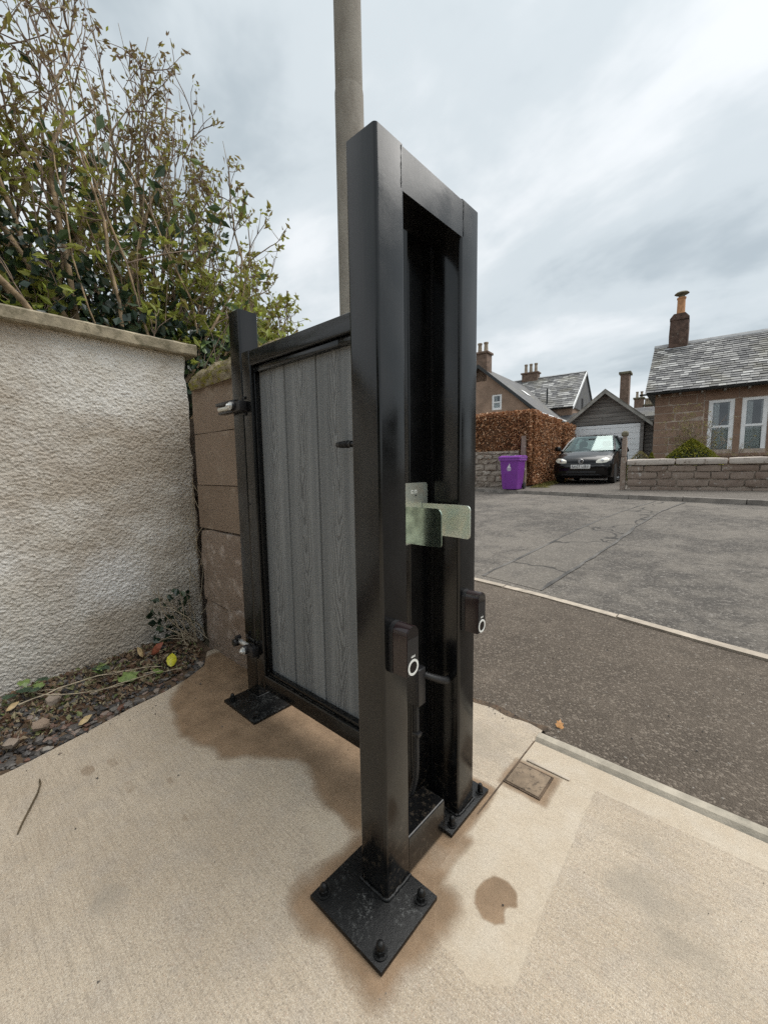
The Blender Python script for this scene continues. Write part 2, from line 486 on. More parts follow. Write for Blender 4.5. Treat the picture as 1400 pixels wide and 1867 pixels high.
simple('bitumen', (0.085, 0.078, 0.070), 0.7, var=0.6, vscale=3.5)
simple('kerb_stone', (0.42, 0.36, 0.29), 0.9, var=0.22, vscale=10, bump=0.002, bscale=140, dirt=(0.20, 0.165, 0.13), dirt_lo=0.52, dirt_hi=0.75)
simple('kerb_stone_old', (0.24, 0.215, 0.19), 0.9, var=0.3, vscale=5, bump=0.002)
simple('edging_concrete', (0.37, 0.33, 0.265), 0.9, var=0.2, vscale=14, bump=0.0015, bscale=160, dirt=(0.15, 0.14, 0.11), dirt_lo=0.5, dirt_hi=0.8)
simple('cover_slab', (0.225, 0.168, 0.115), 0.92, var=0.25, vscale=30, bump=0.002, bscale=160, dirt=(0.08, 0.06, 0.042), dscale=60)
simple('wet_soil', (0.085, 0.056, 0.034), 0.85, var=0.45, vscale=26, bump=0.006, bscale=90, dirt=(0.14, 0.095, 0.06), dscale=12)
simple('garden_soil', (0.06, 0.05, 0.035), 0.95, var=0.4, vscale=3)
simple('ground_earth', (0.10, 0.09, 0.06), 0.95, var=0.35, vscale=0.6)
simple('coping_cement', (0.335, 0.285, 0.20), 0.92, var=0.3, vscale=9, bump=0.003, bscale=80, dirt=(0.155, 0.135, 0.085), dirt_lo=0.47, dirt_hi=0.68, dscale=22)
mk_stone('brown_sandstone', (0.215, 0.158, 0.117), (0.29, 0.220, 0.168), (0.335, 0.270, 0.212), 3.0, 0.004, 0.52, 0.72, bscale=60)
mk_stone('rough_sandstone', (0.255, 0.192, 0.150), (0.36, 0.285, 0.232), (0.52, 0.44, 0.385), 4.2, 0.014, 0.50, 0.66)
mk_stone('mossy_stone', (0.235, 0.19, 0.125), (0.27, 0.225, 0.15), (0.21, 0.185, 0.035), 9.0, 0.012, 0.50, 0.62, bscale=70)
mk_stone('house_sandstone', (0.225, 0.140, 0.098), (0.36, 0.24, 0.172), None, 3.0, 0.004)
simple('house_mortar', (0.44, 0.36, 0.295), 0.95, var=0.25, vscale=6)
mk_stone('far_wall_stone', (0.215, 0.155, 0.122), (0.33, 0.262, 0.215), (0.52, 0.49, 0.45), 5.0, 0.012, 0.585, 0.67, bscale=22)
mk_stone('far_coping_stone', (0.46, 0.40, 0.35), (0.58, 0.52, 0.465), (0.20, 0.155, 0.12), 6.0, 0.008, 0.56, 0.66, bscale=22)
mk_stone('rubble_stone', (0.24, 0.19, 0.15), (0.46, 0.405, 0.345), (0.36, 0.155, 0.115), 2.2, 0.012, 0.60, 0.68, bscale=20)
simple('rubble_mortar', (0.30, 0.25, 0.205), 0.95, var=0.4, vscale=9)
simple('far_house_stone', (0.33, 0.225, 0.162), 0.92, var=0.2, vscale=1.6)
simple('lead_grey', (0.27, 0.275, 0.28), 0.7, var=0.25, vscale=4)
simple('dark_gutter', (0.02, 0.022, 0.022), 0.45)
simple('white_frame', (0.90, 0.90, 0.89), 0.45, var=0.05, vscale=3)
simple('net_curtain', (0.84, 0.85, 0.83), 0.9)
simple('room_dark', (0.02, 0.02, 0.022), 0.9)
simple('terracotta', (0.47, 0.235, 0.11), 0.85, var=0.2, vscale=9)
simple('buff_pot', (0.30, 0.24, 0.175), 0.85, var=0.25, vscale=6)
simple('chimney_brick', (0.105, 0.066, 0.05), 0.95, var=0.4, vscale=10, bump=0.01, bscale=18, dirt=(0.27, 0.235, 0.19), dirt_lo=0.60, dirt_hi=0.70, dscale=7)
simple('chimney_stone', (0.17, 0.115, 0.085), 0.95, var=0.3, vscale=6)
simple('cap_lichen', (0.15, 0.135, 0.09), 0.95, var=0.4, vscale=8)
simple('white_door', (0.86, 0.86, 0.86), 0.5, var=0.04, vscale=2)
simple('felt_roof', (0.20, 0.185, 0.155), 0.9, var=0.35, vscale=3)
simple('bargeboard', (0.30, 0.285, 0.255), 0.8, var=0.25, vscale=6)
simple('purple_plastic', (0.215, 0.045, 0.33), 0.42, var=0.06, vscale=4)
simple('white_print', (0.75, 0.72, 0.76), 0.6)
simple('black_rubber', (0.014, 0.014, 0.015), 0.75)
simple('black_plastic', (0.017, 0.0165, 0.018), 0.38, bump=0.0003, bscale=300)
simple('gloss_black', (0.010, 0.0085, 0.009), 0.10, spec=0.6)
simple('smoked_lens', (0.022, 0.013, 0.014), 0.16, spec=0.55)
simple('ring_white', (0.72, 0.73, 0.70), 0.5)
simple('zinc', (0.72, 0.73, 0.72), 0.35, metal=0.65, var=0.2, vscale=60)
simple('white_nylon', (0.62, 0.60, 0.53), 0.5)
simple('conduit_black', (0.02, 0.02, 0.021), 0.5)
simple('car_black', (0.004, 0.0042, 0.005), 0.20, coat=0.25, spec=0.35)
simple('car_trim', (0.02, 0.02, 0.021), 0.55)
simple('car_chrome', (0.75, 0.76, 0.77), 0.18, metal=1.0)
simple('car_lamp', (0.62, 0.60, 0.52), 0.10, spec=0.8, coat=1.0)
simple('plate_white', (0.76, 0.76, 0.73), 0.45)
simple('plate_text', (0.01, 0.01, 0.012), 0.5)
simple('car_fabric', (0.09, 0.10, 0.10), 0.9)
simple('tyre', (0.016, 0.016, 0.016), 0.85)
simple('wheel_silver', (0.25, 0.26, 0.27), 0.4, metal=0.6)
simple('bark', (0.30, 0.215, 0.130), 0.9, var=0.45, vscale=14, bump=0.002, bscale=80, dirt=(0.10, 0.095, 0.07), dscale=9)
simple('twig_bark', (0.24, 0.178, 0.135), 0.85, var=0.35, vscale=9)
simple('dry_stem', (0.42, 0.35, 0.25), 0.8, var=0.3, vscale=30)
simple('dark_twig', (0.09, 0.065, 0.035), 0.8, var=0.3, vscale=30)
simple('hedge_core', (0.12, 0.058, 0.028), 0.95, var=0.5, vscale=6)
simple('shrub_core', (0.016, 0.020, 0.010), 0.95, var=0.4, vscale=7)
simple('mossy_verge', (0.105, 0.10, 0.03), 0.95, var=0.5, vscale=6)
mk_leaf('bud_leaf', [(0.0, (0.165, 0.105, 0.070)), (0.30, (0.235, 0.180, 0.070)), (0.62, (0.30, 0.31, 0.065)), (1.0, (0.38, 0.45, 0.09))], 0.45)
mk_leaf('broad_leaf', [(0.0, (0.030, 0.055, 0.028)), (0.5, (0.055, 0.095, 0.040)), (0.85, (0.11, 0.165, 0.05)), (1.0, (0.20, 0.27, 0.06))], 0.25, 0.32, 0.5)
mk_leaf('ivy_leaf', [(0.0, (0.010, 0.022, 0.014)), (0.6, (0.022, 0.043, 0.026)), (1.0, (0.060, 0.095, 0.050))], 0.12, 0.30, 0.55)
mk_leaf('copper_leaf', [(0.0, (0.155, 0.065, 0.028)), (0.5, (0.40, 0.185, 0.085)), (0.85, (0.60, 0.34, 0.185)), (1.0, (0.74, 0.54, 0.37))], 0.20, 0.6, 0.3)
mk_leaf('conifer_leaf', [(0.0, (0.07, 0.085, 0.008)), (0.6, (0.18, 0.185, 0.014)), (1.0, (0.35, 0.31, 0.035))], 0.2, 0.6, 0.3)
mk_leaf('drab_leaf', [(0.0, (0.10, 0.085, 0.04)), (0.6, (0.22, 0.19, 0.075)), (1.0, (0.34, 0.30, 0.12))], 0.3, 0.6, 0.3)
mk_leaf('litter_leaf', [(0.0, (0.10, 0.05, 0.03)), (0.35, (0.20, 0.13, 0.08)), (0.7, (0.30, 0.24, 0.16)), (1.0, (0.16, 0.20, 0.07))], 0.1, 0.6, 0.3)
mk_leaf('moss_tuft', [(0.0, (0.10, 0.095, 0.03)), (0.5, (0.20, 0.18, 0.045)), (1.0, (0.33, 0.29, 0.12))], 0.2, 0.8, 0.2)
simple('leaf_yellow', (0.50, 0.47, 0.03), 0.45, var=0.2, vscale=40)
simple('leaf_red', (0.25, 0.07, 0.035), 0.5, var=0.3, vscale=40)
simple('leaf_green', (0.14, 0.20, 0.055), 0.45, var=0.25, vscale=40)
simple('leaf_dark_green', (0.03, 0.058, 0.03), 0.4, var=0.3, vscale=40)
simple('leaf_tan', (0.42, 0.31, 0.16), 0.55, var=0.25, vscale=40)
simple('leaf_orange', (0.42, 0.20, 0.06), 0.55, var=0.25, vscale=40)


def mk_glass():
    m, g, b = newmat('window_glass')
    gl = g.n('ShaderNodeBsdfGlossy', {'Color': (0.9, 0.95, 1.0, 1), 'Roughness': 0.03})
    tr = g.n('ShaderNodeBsdfTransparent', {'Color': (0.82, 0.86, 0.86, 1)})
    fr = g.n('ShaderNodeFresnel', {'IOR': 1.9})
    mx = g.n('ShaderNodeMixShader', {0: fr.outputs[0], 1: tr.outputs[0], 2: gl.outputs[0]})
    out = [n for n in g.t.nodes if n.type == 'OUTPUT_MATERIAL'][0]
    g.t.links.new(mx.outputs[0], out.inputs[0])
    m2, g, b = newmat('car_glass')
    gl = g.n('ShaderNodeBsdfGlossy', {'Color': (0.70, 0.84, 0.82, 1), 'Roughness': 0.04})
    tr = g.n('ShaderNodeBsdfTransparent', {'Color': (0.62, 0.74, 0.71, 1)})
    fr = g.n('ShaderNodeFresnel', {'IOR': 1.6})
    f = g.math('ADD', fr.outputs[0], 0.07, clamp=True)
    mx = g.n('ShaderNodeMixShader', {0: f, 1: tr.outputs[0], 2: gl.outputs[0]})
    out = [n for n in g.t.nodes if n.type == 'OUTPUT_MATERIAL'][0]
    g.t.links.new(mx.outputs[0], out.inputs[0])


mk_glass()

# ------------------------------------------------------------------ geometry helpers
ANG = math.radians(5.0)                       # houses over the road are turned 5 degrees
HU = Vector((math.cos(ANG), math.sin(ANG), 0))
HV = Vector((-math.sin(ANG), math.cos(ANG), 0))


def H2W(u, w, z=0.0):
    return HU * u + HV * w + Vector((0, 0, z))


ROOTINFO = {}


def tagit(o, label=None, cat=None, group=None, kind=None):
    if label:
        o['label'] = label
    if cat:
        o['category'] = cat
    if group:
        o['group'] = group
    if kind:
        o['kind'] = kind
    return o


def thing(name, label, cat, base, frame='W', group=None, rot=0.0):
    """Empty at the thing's base; parts are modelled in the frame's own coordinates (world, or the turned house frame)"""
    o = bpy.data.objects.new(name, None)
    COL.objects.link(o)
    o.empty_display_size = 0.1
    if frame == 'H':
        o.location = H2W(*base)
        o.rotation_euler = (0, 0, ANG)
    else:
        o.location = base
        o.rotation_euler = (0, 0, rot)
    ROOTINFO[o.name] = Vector(base)
    tagit(o, label, cat, group)
    return o


def root_of(o):
    while o.parent:
        o = o.parent
    return o


def finish(me, sharp=35.0):
    me.polygons.foreach_set('use_smooth', [True] * len(me.polygons))
    me.update()
    try:
        me.set_sharp_from_angle(angle=math.radians(sharp))
    except Exception:
        pass


def link(name, me, mat=None, parent=None, at=None):
    o = bpy.data.objects.new(name, me)
    COL.objects.link(o)
    if mat and not me.materials:
        me.materials.append(MATS[mat])
    if parent:
        o.parent = parent
    if at is not None:
        o.location = at
    return o


def obj(name, bm, mat, parent=None, sharp=35.0, frame='W', origin=None, normals=True):
    """bmesh in frame coordinates -> one mesh object under parent"""
    if parent is not None:
        r = root_of(parent)
        off = ROOTINFO[r.name].copy()
    else:
        off = Vector((0, 0, 0))
    loc = None
    if origin is not None:
        loc = Vector(origin) - off
        off = Vector(origin)
        p = parent
        while p is not None and p.parent is not None:
            loc -= p.location
            p = p.parent
    else:
        p = parent
        while p is not None and p.parent is not None:
            off = off + p.location
            p = p.parent
    if off.length > 0:
        bmesh.ops.translate(bm, verts=bm.verts, vec=-off)
    if normals:
        bmesh.ops.recalc_face_normals(bm, faces=bm.faces)
    me = bpy.data.meshes.new(name)
    bm.to_mesh(me)
    bm.free()
    finish(me, sharp)
    o = link(name, me, mat, parent, loc)
    if parent is None and frame == 'H':
        o.rotation_euler = (0, 0, ANG)
        if loc is not None:
            o.location = H2W(*loc)
    return o


def NB():
    return bmesh.new()


def box(bm, x0, x1, y0, y1, z0, z1, bev=0.0, seg=2):
    vs = [bm.verts.new(p) for p in ((x0, y0, z0), (x1, y0, z0), (x1, y1, z0), (x0, y1, z0), (x0, y0, z1), (x1, y0, z1), (x1, y1, z1), (x0, y1, z1))]
    fs = [bm.faces.new([vs[i] for i in f]) for f in ((0, 3, 2, 1), (4, 5, 6, 7), (0, 1, 5, 4), (1, 2, 6, 5), (2, 3, 7, 6), (3, 0, 4, 7))]
    if bev > 0:
        es = set(e for f in fs for e in f.edges)
        bmesh.ops.bevel(bm, geom=list(es), offset=bev, segments=seg, affect='EDGES', profile=0.5)
    return vs


def bbox(name, mat, parent, x0, x1, y0, y1, z0, z1, bev=0.0, seg=2, **k):
    b = NB()
    box(b, x0, x1, y0, y1, z0, z1, bev, seg)
    return obj(name, b, mat, parent, **k)


def rprofile(x0, x1, y0, y1, r, n=5):
    pts = []
    for cx, cy, a0 in ((x1 - r, y1 - r, 0), (x0 + r, y1 - r, 90), (x0 + r, y0 + r, 180), (x1 - r, y0 + r, 270)):
        for i in range(n + 1):
            a = math.radians(a0 + 90 * i / n)
            pts.append((cx + r * math.cos(a), cy + r * math.sin(a)))
    return pts


def extrude(bm, prof, lo, hi, axis='Z', cap=True):
    def P(a, b, c):
        return {'Z': (a, b, c), 'X': (c, a, b), 'Y': (a, c, b)}[axis]
    A = [bm.verts.new(P(p[0], p[1], lo)) for p in prof]
    B = [bm.verts.new(P(p[0], p[1], hi)) for p in prof]
    n = len(prof)
    for i in range(n):
        bm.faces.new((A[i], A[(i + 1) % n], B[(i + 1) % n], B[i]))
    if cap:
        bm.faces.new(list(reversed(A)))
        bm.faces.new(B)
    return A, B


def tube(bm, pts, rad, n=8, cap=True):
    pts = [Vector(p) for p in pts]
    rads = rad if isinstance(rad, (list, tuple)) else [rad] * len(pts)
    rings = []
    ref = Vector((0.123, 0.31, 0.94)).normalized()
    for i, p in enumerate(pts):
        t = (pts[min(i + 1, len(pts) - 1)] - pts[max(i - 1, 0)]).normalized()
        if abs(t.dot(ref)) > 0.95:
            ref = Vector((0.9, 0.3, 0.1)).normalized()
        a = (ref - t * ref.dot(t)).normalized()
        ref = a
        b = t.cross(a)
        rings.append([bm.verts.new(p + (a * math.cos(2 * PI * k / n) + b * math.sin(2 * PI * k / n)) * rads[i]) for k in range(n)])
    for r0, r1 in zip(rings[:-1], rings[1:]):
        for k in range(n):
            bm.faces.new((r0[k], r0[(k + 1) % n], r1[(k + 1) % n], r1[k]))
    if cap:
        bm.faces.new(list(reversed(rings[0])))
        bm.faces.new(rings[-1])


def lathe(bm, prof, center, axis='Z', n=20):
    """prof: (radius, height) pairs"""
    c = Vector(center)
    def P(r, h, a):
        x, y = r * math.cos(a), r * math.sin(a)
        return c + {'Z': Vector((x, y, h)), 'X': Vector((h, x, y)), 'Y': Vector((x, h, y))}[axis]
    rings = []
    for r, h in prof:
        if r < 1e-6:
            rings.append([bm.verts.new(P(0, h, 0))])
        else:
            rings.append([bm.verts.new(P(r, h, 2 * PI * k / n)) for k in range(n)])
    for a, b in zip(rings[:-1], rings[1:]):
        for k in range(n):
            k2 = (k + 1) % n
            if len(a) == 1 and len(b) > 1:
                bm.faces.new((a[0], b[k], b[k2]))
            elif len(b) == 1 and len(a) > 1:
                bm.faces.new((a[k], a[k2], b[0]))
            elif len(a) > 1:
                bm.faces.new((a[k], a[k2], b[k2], b[k]))
    if len(rings[0]) > 1:
        bm.faces.new(list(reversed(rings[0])))
    if len(rings[-1]) > 1:
        bm.faces.new(rings[-1])


def quad(bm, a, b, c, d):
    bm.faces.new([bm.verts.new(p) for p in (a, b, c, d)])


def rough_block(bm, x0, x1, y0, y1, z0, z1, jit=0.01, bev=0.012, cuts=2, seed=0):
    """a stone: bevelled block with a few cuts and jittered points"""
    rs = random.Random(seed)
    n0 = len(bm.verts)
    b2 = bmesh.new()
    box(b2, x0, x1, y0, y1, z0, z1)
    if cuts:
        bmesh.ops.subdivide_edges(b2, edges=b2.edges[:], cuts=cuts, use_grid_fill=True)
    cx, cy, cz = (x0 + x1) / 2, (y0 + y1) / 2, (z0 + z1) / 2
    hx, hy, hz = (x1 - x0) / 2, (y1 - y0) / 2, (z1 - z0) / 2
    for v in b2.verts:
        e = sum((abs(v.co[i] - c) > h - 1e-5) for i, (c, h) in enumerate(((cx, hx), (cy, hy), (cz, hz))))
        if e >= 2:
            for i, (c, h) in enumerate(((cx, hx), (cy, hy), (cz, hz))):
                d = v.co[i] - c
                if abs(d) > h - 1e-5:
                    v.co[i] -= math.copysign(min(bev, h * 0.3) * (1.0 if e == 3 else 0.55), d)
        v.co += Vector((rs.uniform(-jit, jit), rs.uniform(-jit, jit), rs.uniform(-jit, jit)))
    m = {}
    for v in b2.verts:
        m[v] = bm.verts.new(v.co)
    for f in b2.faces:
        bm.faces.new([m[v] for v in f.verts])
    b2.free()


# value noise in numpy, for real relief
_perm = rng.permutation(4096)
_val = rng.random(4096)


def vnoise(x, y, seed=0):
    xi = np.floor(x).astype(int); yi = np.floor(y).astype(int)
    fx = x - xi; fy = y - yi
    fx = fx * fx * (3 - 2 * fx); fy = fy * fy * (3 - 2 * fy)
    def h(a, b):
        return _val[_perm[(_perm[(a + seed * 57) & 4095] + b) & 4095]]
    return (h(xi, yi) * (1 - fx) + h(xi + 1, yi) * fx) * (1 - fy) + (h(xi, yi + 1) * (1 - fx) + h(xi + 1, yi + 1) * fx) * fy


def fbm(x, y, oct=4, seed=0, gain=0.5):
    s = 0; a = 1; t = 0
    for i in range(oct):
        s = s + a * vnoise(x * 2 ** i, y * 2 ** i, seed + i); t += a; a *= gain
    return s / t


def cell_bumps(x, y, cell, rad, seed):
    """rounded grains thrown on a jittered grid: 0 between grains, up to 1 on top of one"""
    gx, gy = np.floor(x / cell).astype(int), np.floor(y / cell).astype(int)
    out = np.zeros_like(x)
    def h(a, b, s):
        return _val[_perm[(_perm[(a + s * 131) & 4095] + b * 7 + s * 17) & 4095]]
    for i in (-1, 0, 1):
        for j in (-1, 0, 1):
            a, b = gx + i, gy + j
            px = (a + 0.15 + 0.7 * h(a, b, seed)) * cell; py = (b + 0.15 + 0.7 * h(a, b, seed + 1)) * cell
            hh = 0.25 + 0.75 * h(a, b, seed + 2); rr = rad * (0.6 + 0.7 * h(a, b, seed + 3))
            q = 1 - ((x - px) ** 2 + (1.15 * (y - py)) ** 2) / rr ** 2
            out = np.maximum(out, hh * np.sqrt(np.clip(q, 0, 1)))
    return out


def pydata(name, V, F, mat, parent=None, smooth=True, sharp=None):
    """world/frame coordinate arrays -> mesh object"""
    V = np.asarray(V, dtype=np.float64).reshape(-1, 3)
    if parent is not None:
        V = V - np.array(ROOTINFO[root_of(parent).name])
    F = np.asarray(F)
    me = bpy.data.meshes.new(name)
    n, k = F.shape
    me.vertices.add(len(V)); me.vertices.foreach_set('co', V.ravel())
    me.loops.add(n * k); me.loops.foreach_set('vertex_index', F.ravel().astype(np.int32))
    me.polygons.add(n); me.polygons.foreach_set('loop_start', np.arange(0, n * k, k, dtype=np.int32))
    me.polygons.foreach_set('use_smooth', np.full(n, smooth))
    me.update(calc_edges=True)
    me.validate()
    if sharp:
        me.set_sharp_from_angle(angle=math.radians(sharp))
    return link(name, me, mat, parent)


def face_attr(o, vals, name='rnd'):
    a = o.data.attributes.new(name, 'FLOAT', 'FACE')
    a.data.foreach_set('value', np.asarray(vals, dtype=np.float32))


def leaf_cloud(name, C, size, mat, parent=None, droop=0.0, aspect=0.45, updir=None, upw=0.0, rnd=None, fold=0.25):
    """many small folded leaves: C centres (N,3), size (N,)"""
    N = len(C)
    d = rng.normal(size=(N, 3))
    if updir is not None:
        d = d * (1 - upw) + np.asarray(updir) * upw
    d[:, 2] -= droop
    d /= np.linalg.norm(d, axis=1)[:, None]
    r = rng.normal(size=(N, 3))
    s = np.cross(d, r); s /= np.linalg.norm(s, axis=1)[:, None]
    nrm = np.cross(d, s)
    L = size[:, None]
    base = C - d * L * 0.5
    tip = C + d * L * 0.5
    mid = C - d * L * 0.05
    l = mid + s * L * aspect * 0.5 + nrm * L * fold * 0.4
    rr = mid - s * L * aspect * 0.5 + nrm * L * fold * 0.4
    V = np.stack([base, l, tip, rr], axis=1).reshape(-1, 3)
    i = np.arange(N) * 4
    F = np.concatenate([np.stack([i, i + 1, i + 2], 1), np.stack([i, i + 2, i + 3], 1)], 0)
    o = pydata(name, V, F, mat, parent, smooth=False)
    rv = rng.random(N) if rnd is None else rnd
    face_attr(o, np.concatenate([rv, rv]))
    return o


class Tubes:
    """many tapering twigs gathered in one mesh"""
    def __init__(self):
        self.V = []; self.F = []; self.n = 0

    def add(self, pts, r0, r1, k=5):
        pts = np.asarray(pts, float)
        m = len(pts)
        t = np.gradient(pts, axis=0)
        t /= np.linalg.norm(t, axis=1)[:, None] + 1e-9
        ref = np.array([0.31, 0.77, 0.55])
        a = np.cross(t, ref); a /= np.linalg.norm(a, axis=1)[:, None] + 1e-9
        b = np.cross(t, a)
        rad = np.linspace(r0, r1, m)
        ang = np.arange(k) * 2 * PI / k
        ring = pts[:, None, :] + rad[:, None, None] * (a[:, None, :] * np.cos(ang)[None, :, None] + b[:, None, :] * np.sin(ang)[None, :, None])
        self.V.append(ring.reshape(-1, 3))
        i = np.arange(m - 1)[:, None] * k + self.n
        j = np.arange(k)[None, :]
        j2 = (j + 1) % k
        self.F.append(np.stack([i + j, i + j2, i + k + j2, i + k + j], -1).reshape(-1, 4))
        self.n += m * k

    def make(self, name, mat, parent=None):
        return pydata(name, np.concatenate(self.V), np.concatenate(self.F), mat, parent)


# ------------------------------------------------------------------ the lie of the land
def Yn(x):
    return np.interp(x, [-60, -6, -1.9, -1.26, -.7, -.12, .13, 2, 6, 14, 60], [4.4, 3.62, 3.47, 3.385, 3.26, 3.11, 3.06, 2.72, 2.1, 1.2, -2.0])


def Yf(x):
    return np.interp(x, [-60, -20, -6.2, 0.25, 12, 60], [20.0, 13.4, 11.12, 9.76, 7.6, 0.0])


def gz(x, y):
    x = np.asarray(x, float); y = np.asarray(y, float)
    a, b = Yn(x), Yf(x)
    t = (y - a) / (b - a)
    z = np.where(t <= 0, 0.0, np.where(t < 1, -0.02 + 0.34 * t, 0.0))
    d = y - b
    return np.where(t >= 1, 0.405 + np.minimum(0.045 * np.maximum(d, 0), 0.12), z)


def sheet(name, xs, f0, f1, ny, mat, dz=0.0, kind='structure', zf=gz):
    xs = np.asarray(xs, float)
    a = np.array([f0(x) if callable(f0) else f0 for x in xs]); b = np.array([f1(x) if callable(f1) else f1 for x in xs])
    t = np.linspace(0, 1, ny)
    Y = a[:, None] * (1 - t) + b[:, None] * t
    X = np.repeat(xs[:, None], ny, 1)
    Z = zf(X, Y) + dz if callable(zf) else np.full_like(X, zf + dz)
    V = np.stack([X, Y, Z], -1).reshape(-1, 3)
    i = np.arange(len(xs) - 1)[:, None] * ny + np.arange(ny - 1)[None, :]
    F = np.stack([i, i + ny, i + ny + 1, i + 1], -1).reshape(-1, 4)
    o = pydata(name, V, F, mat)
    if kind:
        o['kind'] = kind
    return o


# broad ground to the horizon
def build_ground():
    xs = np.concatenate([[-600, -200, -60], np.linspace(-30, 16, 47), [40, 150, 600]])
    ys = np.concatenate([[-600, -100, -20, -8, -3, 0, 1.5, 2.5], np.linspace(3, 16, 40), [20, 30, 60, 150, 900]])
    X, Y = np.meshgrid(xs, ys, indexing='ij')
    Z = gz(X, Y) - 0.07
    Z = np.where(Y > 3.0, np.minimum(Z, gz(X, Y + 0.4) - 0.07), Z)
    Z = np.where((Y > 3.0), np.minimum(Z, gz(X, Y - 0.4) - 0.07), Z)
    n = len(ys)
    i = np.arange(len(xs) - 1)[:, None] * n + np.arange(n - 1)[None, :]
    F = np.stack([i, i + n, i + n + 1, i + 1], -1).reshape(-1, 4)
    o = pydata('ground', np.stack([X, Y, Z], -1), F, 'ground_earth')
    o['kind'] = 'structure'


build_ground()
XS = np.concatenate([np.linspace(-40, -8, 17), np.linspace(-7, 6, 53), np.linspace(7, 30, 12)])
sheet('road', XS, lambda x: Yn(x) - 0.03, lambda x: Yf(x) + 0.02, 24, 'road_asphalt', 0.0, zf=lambda X, Y: -0.02 + 0.34 * np.clip((Y - Yn(X)) / (Yf(X) - Yn(X)), 0, 1))
sheet('pavement', XS[(XS > -30) & (XS < 5.6)], lambda x: 1.575 if x > -0.57 else 1.605, lambda x: Yn(x) - 0.080, 8, 'footway_asphalt', -0.006, zf=0.0)
sheet('far_pavement', XS, lambda x: Yf(x) + 0.12, lambda x: Yf(x) + 12.0, 24, 'far_footway_asphalt', 0.0)


# kerbs, stone by stone
def kerbs(name, fn, x0, x1, step, zt, zb, width, mat, seg=6):
    root = bpy.data.objects.new(name, None)
    COL.objects.link(root)
    root['kind'] = 'structure'
    ROOTINFO[root.name] = Vector((0, 0, 0))
    rs = random.Random(3)
    x = x0
    while x < x1:
        L = step * rs.uniform(0.9, 1.1)
        xe = x + L - 0.012
        b = NB()
        prev = None
        jz = rs.uniform(-0.004, 0.004)
        for k in range(seg + 1):
            xx = x + (xe - x) * k / seg
            y = float(fn(xx))
            cs = [b.verts.new((xx, y - width, zb)), b.verts.new((xx, y - width, zt + jz)), b.verts.new((xx, y - 0.014, zt + jz)), b.verts.new((xx, y, zt + jz - 0.012)), b.verts.new((xx, y, zb))]
            if prev:
                for q in range(5):
                    b.faces.new((prev[q], prev[(q + 1) % 5], cs[(q + 1) % 5], cs[q]))
            else:
                b.faces.new(cs)
            prev = cs
        b.faces.new(list(reversed(prev)))
        obj('kerbstone', b, mat, root)
        x += L
    return root


kerbs('kerb', Yn, -8.0, 5.0, 0.92, 0.006, -0.15, 0.085, 'kerb_stone')
kerbs('far_kerb', lambda x: Yf(x) + 0.14, -14.0, 8.0, 0.92, 0.408, 0.15, 0.14, 'kerb_stone_old')


def gz_road(x, y):
    return -0.02 + 0.34 * np.clip((y - Yn(x)) / (Yf(x) - Yn(x)), 0, 1)


# reinstated trench strip across the road, with bitumen along its edges
def strip(name, L, R, mat, dz, n=24):
    L = np.array(L); R = np.array(R)
    tt = np.linspace(0, 1, n)
    def samp(P):
        d = np.concatenate([[0], np.cumsum(np.linalg.norm(np.diff(P, axis=0), axis=1))]); d /= d[-1]
        return np.stack([np.interp(tt, d, P[:, 0]), np.interp(tt, d, P[:, 1])], 1)
    a, b = samp(L), samp(R)
    V = []
    for k in range(4):
        f = k / 3
        p = a * (1 - f) + b * f
        V.append(np.concatenate([p, (gz_road(p[:, 0], p[:, 1]) + dz)[:, None]], 1))
    V = np.stack(V, 1).reshape(-1, 3)
    i = np.arange(n - 1)[:, None] * 4 + np.arange(3)[None, :]
    F = np.stack([i, i + 1, i + 5, i + 4], -1).reshape(-1, 4)
    o = pydata(name, V, F, mat)
    o['kind'] = 'structure'
    return o


TL = [(-1.42, 9.95), (-1.71, 8.24), (-1.81, 7.27), (-1.87, 6.07), (-1.90, 5.02), (-1.94, 3.62)]
TR = [(-0.93, 9.88), (-1.13, 8.59), (-1.23, 6.87), (-1.22, 5.70), (-1.27, 4.52), (-1.31, 3.50)]
strip('road_trench_patch', TL, TR, 'patch_asphalt', 0.004)
for P, s in ((TL, -1), (TR, 1)):
    rs = np.random.default_rng(4 + s)
    q = np.array(P)
    m = np.stack([np.interp(np.linspace(0, 5, 30), range(6), q[:, 0]), np.interp(np.linspace(0, 5, 30), range(6), q[:, 1])], 1)
    w = 0.008 + 0.016 * rs.random(30)
    m = m + rs.normal(size=(30, 2)) * 0.008
    strip('road_bitumen_seam', np.stack([m[:, 0] - w, m[:, 1]], 1), np.stack([m[:, 0] + w, m[:, 1]], 1), 'bitumen', 0.008, 30)

# ------------------------------------------------------------------ concrete pad
PAD_EDGE = [(-1.92, -8.0), (-1.93, 0.0), (-1.945, 0.12), (-1.965, 0.2), (-2.0, 0.35), (-2.05, 0.52), (-2.08, 0.68), (-2.12, 0.80), (-2.20, 0.93), (-2.36, 1.02)]


def pad_left(y):
    q = np.array(PAD_EDGE)
    return np.interp(y, q[:, 1], q[:, 0])


def sd_box(X, Y, x0, x1, y0, y1):
    dx = np.maximum(np.maximum(x0 - X, X - x1), 0)
    dy = np.maximum(np.maximum(y0 - Y, Y - y1), 0)
    return np.hypot(dx, dy)


def soft(d, r):
    """1 inside, 0.5 at distance r, 0 far out"""
    return np.clip(1.0 - d / (2 * r), 0, 1)


